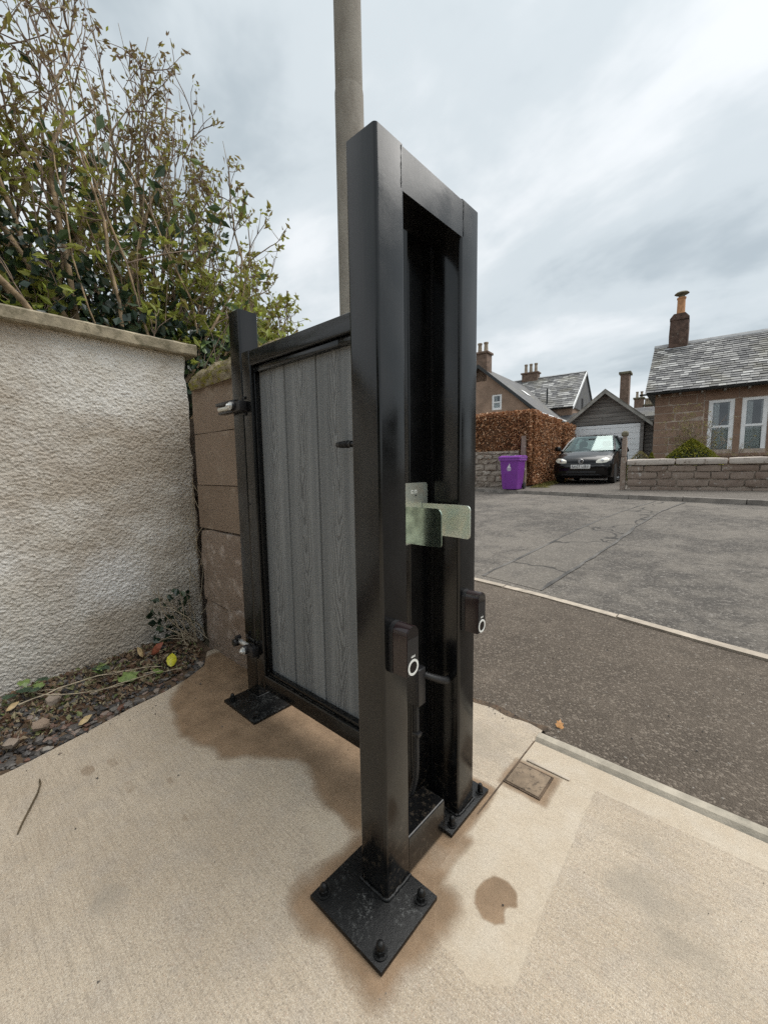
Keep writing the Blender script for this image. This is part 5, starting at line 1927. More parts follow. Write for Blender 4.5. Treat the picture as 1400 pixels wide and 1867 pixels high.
# ------------------------------------------------------------------ sandstone cottage
def build_cottage():
    W0 = 17.5
    zb = 0.5
    h = thing('sandstone_cottage', 'brown sandstone cottage with white sash windows and slate roof', 'house', (3.5, W0 + 2.5, zb), 'H')
    uL, uR, zt = -1.17, 9.5, 3.56
    openings = [(0.34, 1.00, 1.52, 3.13), (1.18, 1.80, 1.52, 3.13), (4.6, 5.3, 1.52, 3.13), (5.5, 6.2, 1.52, 3.13)]
    # core walls with true openings, set back behind the block faces
    b = NB()
    cuts = [uL + 0.02] + [c for o in openings for c in (o[0], o[1])] + [uR]
    wf = W0 + 0.012
    for i in range(len(cuts) - 1):
        a, c = cuts[i], cuts[i + 1]
        op = [o for o in openings if abs(o[0] - a) < 1e-6]
        if op:
            box(b, a, c, wf, wf + 0.35, zb - .2, op[0][2] - 0.001); box(b, a, c, wf, wf + 0.35, op[0][3] + 0.001, zt)
        else:
            box(b, a, c, wf, wf + 0.35, zb - .2, zt)
    box(b, uL + 0.02, uL + 0.37, wf + 0.351, W0 + 5.0, zb - .2, zt)
    box(b, uR - .35, uR, wf + 0.351, W0 + 5.0, zb - .2, zt)
    box(b, uL + 0.02, uR, W0 + 5.001, W0 + 5.3, zb - .2, zt)
    gable_prism(b, uL + 0.02, uL + 0.30, W0 + 0.03, W0 + 5.0, zt + .002, 5.45)
    obj('wall', b, 'house_mortar', h)
    # dressed blocks, one by one
    rs = random.Random(8)
    z = zb
    row = 0
    def free(a, c, z0, z1):
        return all(c <= o[0] - 0.001 or a >= o[1] + 0.001 or z1 <= o[2] - 0.12 or z0 >= o[3] + 0.02 for o in openings)
    while z < 3.50:
        hh = min(rs.choice((0.26, 0.30, 0.34)), 3.55 - z)
        for (s0, s1) in ((uL, 0.215), (1.93, 4.5)):
            u = s0
            while u < s1 - 0.02:
                L = rs.uniform(0.34, 0.78)
                e = min(u + L, s1)
                if s1 - e < 0.18:
                    e = s1
                b = NB()
                dp = rs.uniform(-.006, .008)
                rough_block(b, u + 0.008, e - 0.008, W0 + dp, W0 + 0.10, z + 0.008, z + hh - 0.008, 0.003, 0.006, 1, rs.randint(0, 9999))
                obj('stone_block', b, 'house_sandstone', h, sharp=45, origin=((u + e) / 2, W0, z))
                u = e
        z += hh
        row += 1
    # smooth margins round the paired windows
    for (a, c, z0, z1) in ((0.225, 0.335, 1.40, 3.14), (1.005, 1.175, 1.40, 3.14), (1.805, 1.92, 1.40, 3.14)):
        n = 3
        for k in range(n):
            b = NB()
            rough_block(b, a, c, W0 - 0.008, W0 + 0.22, z0 + (z1 - z0) * k / n + .003, z0 + (z1 - z0) * (k + 1) / n - .003, 0.001, 0.008, 0, k)
            obj('window_jamb', b, 'house_sandstone', h, origin=(a, W0, z0 + k))
    for (a, c, z0, z1, nm) in ((0.225, 1.085, 3.146, 3.47, 'lintel'), (1.092, 1.92, 3.146, 3.47, 'lintel'), (0.20, 1.945, 1.29, 1.392, 'sill_course'), (0.225, 1.085, 0.9, 1.284, 'apron_stone'), (1.092, 1.92, 0.9, 1.284, 'apron_stone')):
        b = NB()
        rough_block(b, a, c, W0 - (0.05 if nm == 'sill_course' else 0.006), W0 + 0.22, z0, z1, 0.002, 0.008, 1, 5)
        obj(nm, b, 'house_sandstone', h, origin=(a, W0, z0))
    b = NB(); box(b, 0.225, 1.92, W0 + 0.0, W0 + 0.2, 0.5, 0.893)
    obj('plinth', b, 'house_sandstone', h)
    for o in openings:
        window(h, o[0] + 0.002, o[1] - 0.002, o[2] - 0.12 if o[0] < 3 else o[2], o[3], W0, 0.03)
    # roof
    we, ze, wr, zr = W0 - 0.42, 3.50, 20.1, 5.70
    b = NB()
    gable_prism(b, uL - 0.24, uR + 0.3, we + 0.02, 2 * wr - we - 0.02, ze - 0.02, zr - 0.03)
    rf = obj('roof', b, 'dark_gutter', h)
    o = slates('slate', h, uL - 0.27, uR + 0.3, we, ze, wr, zr, 0.24, 0.165, 5)
    slates('slate', h, uL - 0.27, uR + 0.3, 2 * wr - we, ze, wr, zr, 0.5, 0.3, 6)
    b = NB()
    extrude(b, [(wr - 0.16, zr - 0.08), (wr - 0.15, zr - 0.05), (wr, zr + 0.065), (wr + .15, zr - 0.05), (wr + .16, zr - 0.08)], uL - 0.28, uR + 0.3, 'X')
    obj('ridge', b, 'lead_grey', h)
    b = NB()
    n = 8
    pts = [(we - 0.05 + 0.055 * math.cos(PI + PI * i / n), ze - 0.02 + 0.055 * math.sin(PI + PI * i / n)) for i in range(n + 1)]
    extrude(b, pts, uL - 0.42, uR + 0.3, 'X')
    obj('gutter', b, 'dark_gutter', h)
    # rafter feet under the eave
    u = uL + 0.12
    while u < 4.0:
        bbox('rafter_foot', 'bargeboard', h, u, u + 0.055, we + 0.012, we + 0.40, ze - 0.115, ze - 0.055)
        u += 0.58
    # chimney on the gable
    b = NB()
    rough_block(b, -0.98, -0.37, 19.75, 20.45, 5.2, 6.55, 0.012, 0.03, 4, 2)
    ch = obj('chimney', b, 'chimney_brick', h)
    b = NB()
    prof = [(-0.98, 6.53), (-0.37, 6.53), (-0.37, 6.60), (-0.50, 6.76), (-0.86, 6.76), (-0.98, 6.60)]
    extrude(b, prof, 19.74, 20.46, 'Y')
    obj('chimney_cap', b, 'chimney_brick', ch)
    b = NB()
    lathe(b, [(0.145, 0), (0.135, 0.02), (0.128, 0.60), (0.15, 0.62), (0.15, 0.67), (0.10, 0.67)], (-0.66, 20.1, 6.75), 'Z', 18)
    obj('chimney_pot', b, 'terracotta', ch)
    b = NB()
    lathe(b, [(0.10, 0.60), (0.10, 0.76), (0.19, 0.78), (0.24, 0.81), (0.19, 0.86), (0.0, 0.90)], (-0.66, 20.1, 6.75), 'Z', 18)
    obj('cowl', b, 'cap_lichen', ch)
    b = NB()
    quad(b, (-1.1, 19.70, 5.46), (-0.2, 19.70, 5.46), (-0.2, 19.78, 5.53), (-1.1, 19.78, 5.53))
    obj('flashing', b, 'lead_grey', ch)


build_cottage()


# ------------------------------------------------------------------ low walls along the far pavement
def course_wall(parent, u0, u1, w0, w1, z0, courses, lens, mat, seed, jit=0.012, gap=0.008, back=True):
    rs = random.Random(seed)
    z = z0
    for hgt in courses:
        u = u0
        while u < u1 - 0.03:
            L = rs.uniform(*lens)
            e = min(u + L, u1)
            if u1 - e < lens[0] * 0.4:
                e = u1
            b = NB()
            rough_block(b, u + gap, e - gap, w0 + rs.uniform(-.012, .012), w1, z + gap, z + hgt - gap, jit, 0.014, 3, rs.randint(0, 99999))
            obj('wall_stone', b, mat, parent, sharp=50, origin=((u + e) / 2, w0, z))
            u = e
        z += hgt


cw = thing('front_garden_wall', 'low sandstone front wall with pale lichened coping before the cottage', 'wall', (1.5, 11.6, 0.42), 'H')
bbox('wall_core', 'rubble_mortar', cw, -1.24, 6.5, 11.54, 11.74, 0.30, 1.03)
course_wall(cw, -1.25, 4.2, 11.5, 11.78, 0.40, (0.15, 0.17, 0.17, 0.155), (0.28, 0.62), 'far_wall_stone', 5, jit=0.008, gap=0.005)
u = -1.27
rs = random.Random(2)
while u < 4.2:
    L = rs.uniform(0.66, 0.98)
    b = NB()
    rough_block(b, u, u + L - 0.012, 11.455, 11.83, 1.045, 1.195, 0.005, 0.02, 3, rs.randint(0, 999))
    obj('coping_stone', b, 'far_coping_stone', cw, sharp=45, origin=(u, 11.5, 1.05))
    u += L
gp_ = thing('stone_gatepost', 'square sandstone gatepost with a rounded finial beside the black car', 'gatepost', (-1.34, 11.6, 0.42), 'H')
b = NB(); rough_block(b, -1.405, -1.285, 11.50, 11.64, 0.38, 1.26, 0.004, 0.012, 3, 6)
obj('shaft', b, 'far_wall_stone', gp_)
b = NB(); rough_block(b, -1.395, -1.290, 11.51, 11.63, 1.265, 1.75, 0.004, 0.012, 3, 7)
obj('upper_shaft', b, 'far_wall_stone', gp_)
b = NB()
lathe(b, [(0.0, 0), (0.055, 0.0), (0.078, 0.03), (0.078, 0.07), (0.06, 0.11), (0.03, 0.13), (0, 0.135)], (-1.342, 11.57, 1.752), 'Z', 16)
obj('finial', b, 'cap_lichen', gp_)

lw = thing('hedge_foot_wall', 'low rubble wall of red and grey stones under the copper hedge', 'wall', (-6.2, 12.2, 0.45), 'H')
bbox('wall_core', 'rubble_mortar', lw, -9.5, -4.12, 12.14, 12.45, 0.30, 1.53)
course_wall(lw, -6.2, -4.1, 12.1, 12.44, 0.44, (0.16, 0.19, 0.15, 0.20, 0.16, 0.13, 0.10), (0.16, 0.42), 'rubble_stone', 9, jit=0.022, gap=0.012)
b = NB(); rough_block(b, -4.06, -3.90, 12.08, 12.25, 0.42, 1.95, 0.006, 0.02, 3, 16)
o = obj('hedge_gatepost', b, 'far_wall_stone', None, frame='H', origin=(-3.98, 12.16, 0.42))
tagit(o, 'plain stone gatepost half swallowed by the copper hedge', 'gatepost')


# ------------------------------------------------------------------ hedges
def hedge(name, label, cells, nleaf, size, mat, core, seed):
    """cells: boxes (u0,u1,w0,w1,z0,z1); leaves over the surfaces"""
    r = np.random.default_rng(seed)
    c0 = cells[0]
    t = thing(name, label, 'hedge', ((c0[0] + c0[1]) / 2, (c0[2] + c0[3]) / 2, c0[4]), 'H')
    C = []
    tot = sum((c[1] - c[0]) + (c[3] - c[2]) for c in cells)
    for k, (u0, u1, w0, w1, z0, z1) in enumerate(cells):
        b = NB()
        rough_block(b, u0 + .07, u1 - .07, w0 + .07, w1 - .07, z0, z1 - .06, 0.03, 0.1, 5, seed + k)
        obj('branches', b, core, t)
        n = int(nleaf * ((u1 - u0) + (w1 - w0)) / tot)
        for face, share in (('f', .42), ('r', .33), ('t', .25)):
            m = int(n * share)
            dep = np.abs(r.normal(size=m)) * 0.05
            if face == 'f':
                P = np.stack([u0 + (u1 - u0) * r.random(m), w0 + dep, z0 + (z1 - z0) * r.random(m)], -1)
            elif face == 'r':
                P = np.stack([u1 - dep, w0 + (w1 - w0) * r.random(m), z0 + (z1 - z0) * r.random(m)], -1)
            else:
                P = np.stack([u0 + (u1 - u0) * r.random(m), w0 + (w1 - w0) * r.random(m), z1 - dep], -1)
            bulge = 0.10 * (fbm(P[:, 0] * 1.7 + P[:, 1] * 1.3, P[:, 2] * 1.8, 3, 8) - 0.5)
            P[:, 1] -= bulge; P[:, 0] += bulge * 0.7
            rz = np.clip((P[:, 2] - (z1 - 0.18)) / 0.18, 0, 1)
            P[:, 1] += 0.09 * rz ** 2
            P[:, 2] += 0.05 * (fbm(P[:, 0] * 4, P[:, 1] * 4, 3, 9) - 0.5) * (P[:, 2] > z1 - 0.2)
            C.append(P)
    C = np.concatenate(C)
    o = leaf_cloud('leaves', C, size * (0.6 + 0.8 * r.random(len(C))), mat, t, aspect=0.6, fold=0.5)
    o['kind'] = 'stuff'
    return t


hedge('copper_hedge', 'tall clipped beech hedge with dry copper leaves', [(-9.8, -3.80, 12.15, 13.1, 1.2, 2.72), (-4.7, -3.72, 12.35, 15.4, 0.5, 2.66)], 30000, 0.075, 'copper_leaf', 'hedge_core', 5)
hedge('inner_hedge', 'short length of copper hedge beside the timber garage', [(-4.75, -3.72, 16.0, 17.6, 0.5, 2.62)], 5000, 0.08, 'copper_leaf', 'hedge_core', 15)
for nm, uu in (('verge', (-3.72, -3.25)),):
    pts = [H2W(-3.75, 11.95, hz(-3.75, 11.95) + 0.008), H2W(-3.2, 12.0, hz(-3.2, 12.0) + 0.008), H2W(-3.35, 15.5, hz(-3.35, 15.5) + 0.008), H2W(-3.75, 15.5, hz(-3.75, 15.5) + 0.008)]
    b = NB(); quad(b, *pts)
    o = obj('moss_verge', b, 'mossy_verge'); o['kind'] = 'structure'
N = 1500
uu = -3.72 + 0.42 * rng.random(N) ** 1.5; ww = 12.0 + 3.4 * rng.random(N)
P = np.array([H2W(a, c, hz(a, c) + 0.02) for a, c in zip(uu, ww)])
o = leaf_cloud('verge_grass', P, 0.05 + 0.05 * rng.random(N), 'moss_tuft', None, aspect=0.2, updir=(0, 0, 1), upw=0.6)
tagit(o, 'mossy grass strip along the hedge foot', 'grass', kind='stuff')


# ------------------------------------------------------------------ garden shrubs in front of the cottage
def dome(name, label, u, w, z0, ru, rw, hgt, n, size, mat, seed, pointed=1.0):
    r = np.random.default_rng(seed)
    t = thing(name, label, 'shrub', (u, w, z0), 'H')
    ph = r.random(n) * 2 * PI
    h = r.random(n)
    rad = (1 - h ** (1.0 + pointed)) ** 0.75 * (0.9 + 0.15 * r.random(n))
    rad *= 0.92 + 0.2 * fbm(ph * 2.2, h * 5, 3, seed)
    P = np.stack([u + ru * rad * np.cos(ph), w + rw * rad * np.sin(ph), z0 + hgt * h * (0.95 + 0.1 * fbm(ph * 3, h * 3, 2, seed + 4))], -1)
    leaf_cloud('leaves', P, size * (0.6 + 0.8 * r.random(n)), mat, t, aspect=0.45, updir=(0, 0, .7), upw=0.35)['kind'] = 'stuff'
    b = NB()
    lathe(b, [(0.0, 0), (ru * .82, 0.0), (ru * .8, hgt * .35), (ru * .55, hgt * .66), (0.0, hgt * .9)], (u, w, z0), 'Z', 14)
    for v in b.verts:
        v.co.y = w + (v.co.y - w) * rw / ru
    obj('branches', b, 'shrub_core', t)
    return t


dome('golden_conifer', 'dome of dense yellow-green conifer behind the low front wall', -0.02, 12.75, 0.5, 0.80, 0.50, 1.16, 8000, 0.05, 'conifer_leaf', 3, 0.5)
dome('small_golden_shrub', 'small clump of yellow foliage just behind the coping near the gatepost', -0.84, 12.5, 0.5, 0.16, 0.14, 0.86, 900, 0.05, 'conifer_leaf', 4, 0.6)
dome('grey_green_hedge', 'low grey-green clipped bush between car and cottage corner', -1.15, 13.2, 0.5, 0.32, 0.3, 0.92, 1200, 0.05, 'drab_leaf', 5, 2.5)


def wispy(name, label, u, w, z0, hgt, spread, nst, seed, leafn=5, mat='drab_leaf'):
    r = np.random.default_rng(seed)
    t = thing(name, label, 'shrub', (u, w, z0), 'H')
    tb = Tubes(); C = []
    for k in range(nst):
        p0 = np.array([u + r.normal() * .06, w + r.normal() * .06, z0])
        pt = np.array([u + r.normal() * spread, w + r.normal() * spread * .5, z0 + hgt * (0.6 + 0.4 * r.random())])
        P = bend(p0, pt, 8, 0.05, r)
        tb.add(P, 0.008, 0.003, 4)
        for _ in range(5):
            q = P[3 + r.integers(0, 5)]
            e = q + r.normal(size=3) * 0.13 + np.array([0, 0, .08])
            tb.add(bend(q, e, 4, 0.06, r), 0.004, 0.002, 3)
            C += [e + r.normal(size=3) * 0.03 for _ in range(leafn)]
    tb.make('stem', 'twig_bark', t)
    C = np.array(C)
    leaf_cloud('leaves', C, 0.03 + 0.03 * r.random(len(C)), mat, t)['kind'] = 'stuff'


wispy('wispy_shrub', 'half-bare twiggy shrub rising above the golden conifer', -0.05, 13.5, 0.5, 1.85, 0.30, 60, 3, leafn=8)
wispy('bare_bush', 'sparse bare stems in front of the first white cottage window', 0.75, 13.4, 0.5, 1.05, 0.26, 16, 6, 3)
wispy('bare_bush', 'sparse bare stems below the stone mullion between the white windows', 1.45, 13.6, 0.5, 0.98, 0.25, 14, 9, 3)
for i, o in enumerate([o for o in bpy.data.objects if o.name.startswith('bare_bush')]):
    o['group'] = 'bare bushes under the cottage windows'


# ------------------------------------------------------------------ timber garage
def build_garage():
    W0 = 18.0
    g_ = thing('timber_garage', 'weathered timber garage with white up-and-over door', 'garage', (-2.78, W0 + 2.5, 0.55), 'H')
    uL, uR, ua, za, ze = -4.05, -1.50, -2.78, 3.90, 2.80
    # gable boards, each its own plank
    z = 2.62
    rs = random.Random(4)
    def half(zz):
        return max(0.0, (za - 0.06 - zz) / (za - ze)) * (ua - uL + 0.08)
    while z < za - 0.10:
        h = 0.135
        a, c = half(z + h * .5), 0
        x0, x1 = max(ua - a, uL - .02), min(ua + a, uR + .02)
        if x1 - x0 > 0.1:
            xs = [x0, x1]
            if rs.random() < 0.5:
                xs = [x0, x0 + (x1 - x0) * rs.uniform(.3, .7), x1]
            for p, q in zip(xs[:-1], xs[1:]):
                b = NB(); box(b, p + .002, q - .002, W0 + rs.uniform(-.006, .006) - 0.012, W0 + 0.03, z + .003, z + h - .003, 0.004, 1)
                obj('weatherboard', b, 'weathered_timber', g_, origin=((p + q) / 2, W0, z))
        z += h
    for (p, q) in ((uL, -3.94), (-1.60, uR)):
        bbox('corner_post', 'weathered_timber', g_, p, q, W0 - .02, W0 + .1, 0.5, 2.62)
    b = NB(); box(b, uL, uR, W0 + 0.04, W0 + 0.08, 2.60, 2.9); 
    obj('header', b, 'room_dark', g_)
    # door panels
    d = NB(); box(d, -3.935, -1.605, W0 + 0.035, W0 + 0.06, 0.54, 2.60)
    dr = obj('door', d, 'white_door', g_)
    z = 0.55
    while z < 2.55:
        bbox('door_panel', 'white_door', dr, -3.925, -1.615, W0 + 0.010, W0 + 0.0345, z, min(z + 0.205, 2.595), 0.006, 1)
        z += 0.213
    # side walls boarded
    b = NB(); box(b, uR - .04, uR - .005, W0 + 0.1, W0 + 5.5, 0.5, ze + .05); box(b, uL + .005, uL + 0.04, W0 + 0.1, W0 + 5.5, 0.5, ze + .05); box(b, uL + .05, uR - .05, W0 + 5.4, W0 + 5.45, 0.5, ze)
    obj('wall', b, 'weathered_timber', g_)
    # lean-to screen of boards to the cottage
    z = 0.55
    while z < 2.78:
        b = NB(); box(b, -1.485, -1.02, W0 + 0.25 + rs.uniform(0, .01), W0 + 0.28, z, z + 0.135, 0.004, 1)
        obj('side_board', b, 'weathered_timber', g_, origin=(-1.3, W0, z))
        z += 0.145
    # roof in two slopes with boards along the verge
    for s, name in ((-1, 'roof_slope'), (1, 'roof_slope')):
        ue = ua + s * (ua - uL + 0.30) if s > 0 else uL - 0.50
        zz = za - (za - ze) * abs(ue - ua) / (ua - uL) * 0.98
        b = NB()
        A = [(ua, W0 - 0.28, za + 0.04), (ue, W0 - 0.28, zz + 0.04), (ue, W0 + 5.7, zz + 0.04), (ua, W0 + 5.7, za + 0.04)]
        vs = [b.verts.new(p) for p in A] + [b.verts.new((p[0], p[1], p[2] - 0.05)) for p in A]
        for f in ((0, 1, 2, 3), (7, 6, 5, 4), (0, 4, 5, 1), (1, 5, 6, 2), (2, 6, 7, 3), (3, 7, 4, 0)):
            b.faces.new([vs[i] for i in f])
        obj(name, b, 'felt_roof', g_)
        b = NB()
        q = [(ua, za - 0.012), (ue, zz - 0.012), (ue, zz - 0.13), (ua, za - 0.14)]
        extrude(b, [(p[0], p[1]) for p in q], W0 - 0.30, W0 - 0.272, 'Y')
        obj('bargeboard', b, 'bargeboard', g_)


build_garage()


# ------------------------------------------------------------------ houses further off
def far_house_gabled():
    W0 = 22.0
    h = thing('gabled_house', 'brown stone house with its gable and white window above the hedge', 'house', (-9.6, W0 + 3, 0.5), 'H')
    ua, za, uR, zR = -9.75, 6.66, -6.3, 3.75
    uL = 2 * ua - uR
    win = (-9.02, -8.46, 4.15, 4.98)
    b = NB()
    # gable front split round the window
    box(b, uL + .3, win[0], W0, W0 + .4, 0.4, zR); box(b, win[1], uR - .3, W0, W0 + .4, 0.4, zR); box(b, win[0], win[1], W0, W0 + .4, 0.4, zR)
    def tri(uu):
        return zR + (za - .1 - zR) * (1 - abs(uu - ua) / (uR - .3 - ua))
    P = [(uL + .3, zR), (win[0], zR), (win[0], tri(win[0])), (ua, za - .1)]
    extrude(b, P, W0, W0 + .4, 'Y')
    extrude(b, [(win[1], zR), (uR - .3, zR), (win[1], tri(win[1]))], W0, W0 + .4, 'Y')
    extrude(b, [(win[0], zR), (win[1], zR), (win[1], win[2]), (win[0], win[2])], W0, W0 + .4, 'Y')
    extrude(b, [(win[0], win[3]), (win[1], win[3]), (win[1], tri(win[1])), (win[0], tri(win[0]))], W0, W0 + .4, 'Y')
    box(b, uR - .7, uR - .3, W0 + .4, W0 + 8, 0.4, zR)
    obj('wall', b, 'far_house_stone', h)
    window(h, win[0], win[1], win[2], win[3], W0, 0.03, fr=0.085, curtain=True)
    L = math.hypot(uR - ua, zR - za)
    for s in (1, -1):
        ue = ua + s * (uR - ua)
        b = NB()
        A = [(ua, W0 - .2, za), (ue, W0 - .2, zR), (ue, W0 + 9, zR), (ua, W0 + 9, za)]
        vs = [b.verts.new(p) for p in A] + [b.verts.new((p[0], p[1], p[2] - 0.12)) for p in A]
        for f in ((0, 1, 2, 3), (7, 6, 5, 4), (0, 4, 5, 1), (1, 5, 6, 2), (2, 6, 7, 3), (3, 7, 4, 0)):
            b.faces.new([vs[i] for i in f])
        obj('roof_slope', b, 'far_slate', h)
        b = NB()
        extrude(b, [(ua, za + .03), (ue, zR + .03), (ue, zR - .16), (ua, za - .17)], W0 - .26, W0 - .202, 'Y')
        obj('bargeboard', b, 'dark_gutter', h)
    b = NB(); tube(b, [(uR + .03, W0 - .2, zR - .04), (uR + .03, W0 + 6, zR - .04)], 0.07, 8)
    obj('gutter', b, 'white_frame', h)
    b = NB(); box(b, ua - .35, ua + .42, W0 + .0, W0 + .7, za - .9, za + .62, .02)
    ch = obj('chimney', b, 'chimney_stone', h)
    bbox('chimney_cap', 'chimney_stone', ch, ua - .42, ua + .49, W0 - .07, W0 + .77, za + .62, za + .74, 0.02)
    for du in (-.18, .18):
        pot(ch, ua + .03 + du, W0 + .35, za + .74, .55, .12)
    # skylight
    t0 = 0.42
    b = NB()
    def onroof(t, w, dz):
        return (ua + (uR - ua) * t, w, za + (zR - za) * t + dz)
    quad(b, onroof(.36, W0 + 3.2, .04), onroof(.48, W0 + 3.2, .04), onroof(.48, W0 + 3.9, .04), onroof(.36, W0 + 3.9, .04))
    obj('skylight', b, 'white_frame', h)


def mk_far_slate():
    m, g, b = newmat('far_slate')
    tc = g.n('ShaderNodeTexCoord').outputs['Object']
    br = g.n('ShaderNodeTexBrick', {'Vector': g.mapping(tc, (1, 1, 1.35), rot=(0, 0, 0)), 'Scale': 2.2, 'Color1': (.085, .085, .09, 1), 'Color2': (.15, .148, .15, 1), 'Mortar': (.05, .05, .052, 1), 'Mortar Size': .02})
    n = g.noise(tc, 1.3, 5, .65)
    c = g.mix(g.math('MULTIPLY', g.smooth(n, .45, .7), .5), br.outputs[0], (.19, .175, .12))
    g.set(b.inputs['Base Color'], c)
    g.set(b.inputs['Roughness'], .75)


mk_far_slate()
far_house_gabled()


def far_house_ridge():
    W0, wr = 27.0, 30.5
    h = thing('slate_roofed_house', 'house with long grey slate roof behind the gabled one', 'house', (-8.0, wr, 0.5), 'H')
    u0, u1, ze, zr = -13.5, -5.95, 4.60, 7.25
    bbox('wall', 'far_house_stone', h, u0, u1 - .1, W0 + .35, 2 * wr - W0 - .35, 0.4, ze - .05)
    b = NB(); gable_prism(b, u1 - .5, u1 - .1, W0 + .4, 2 * wr - W0 - .4, ze - .048, zr - .15)
    obj('gable_wall', b, 'far_house_stone', h)
    o = slates('slate', h, u0, u1, W0, ze, wr, zr, 0.34, 0.24, 12)
    b = NB(); gable_prism(b, u0, u1 - .02, W0 + .05, 2 * wr - W0 - .05, ze - .02, zr - .03)
    obj('roof', b, 'far_slate', h)
    b = NB(); extrude(b, [(wr - .14, zr - .02), (wr, zr + .06), (wr + .14, zr - .02)], u0, u1 + .02, 'X')
    obj('ridge', b, 'lead_grey', h)
    # barge at the free gable
    for s in (1, -1):
        b = NB()
        A = [(wr, zr + .03), (wr - s * (wr - W0), ze + .03), (wr - s * (wr - W0), ze - .15), (wr, zr - .16)]
        extrude(b, A, u1 + .002, u1 + .05, 'X')
        obj('bargeboard', b, 'white_frame' if s > 0 else 'dark_gutter', h)
    bbox('window', 'white_frame', h, u1 - .098, u1 - .03, wr - 1.2, wr - .45, 4.3, 5.5)
    bbox('pane', 'room_dark', h, u1 - .029, u1 - .02, wr - 1.12, wr - .53, 4.4, 5.4)
    ch = bbox('chimney', 'chimney_stone', h, -10.15, -9.05, wr - .3, wr + .3, zr - .4, zr + .34, .02)
    bbox('chimney_cap', 'chimney_stone', ch, -10.22, -8.98, wr - .37, wr + .37, zr + .342, zr + .45, .02)
    for q in (-9.95, -9.6, -9.25):
        pot(ch, q, wr, zr + .45, .62, .11)
    b = NB(); tube(b, [(-7.6, W0 + .5, ze + .4), (-7.6, W0 + .5, ze + 1.35)], .05, 8)
    obj('vent_pipe', b, 'dark_gutter', h)


far_house_ridge()


def far_low_house(u0, u1, w, zr, label, stacks, tall=None):
    h = thing('distant_house', label, 'house', ((u0 + u1) / 2, w, 0.5), 'H')
    bbox('wall', 'far_house_stone', h, u0, u1, w - 2.5, w + 2.5, 0.4, zr - 1.8)
    b = NB(); gable_prism(b, u0 - .2, u1 + .2, w - 2.8, w + 2.8, zr - 1.82, zr)
    obj('roof', b, 'far_slate', h)
    for (c, half, zt, npots) in stacks:
        ch = bbox('chimney', 'chimney_stone', h, c - half, c + half, w - .35, w + .35, zr - .6, zt, .02)
        bbox('chimney_cap', 'cap_lichen', ch, c - half - .08, c + half + .08, w - .43, w + .43, zt + .001, zt + .13, .02)
        for q in range(npots):
            pot(ch, c + (q - (npots - 1) / 2) * (2 * half / max(npots, 1)), w, zt + .13, .5, .1)


far_low_house(-6.5, -1.0, 27.5, 4.25, 'low house hidden behind the garage with one tall brown chimney', [(-3.30, .22, 6.15, 0)])
far_low_house(-6.0, 6.0, 40.0, 4.9, 'distant house showing only two clustered chimneys beside the cottage eave', [(-3.75, .32, 6.35, 2), (-3.05, .28, 5.75, 4)])


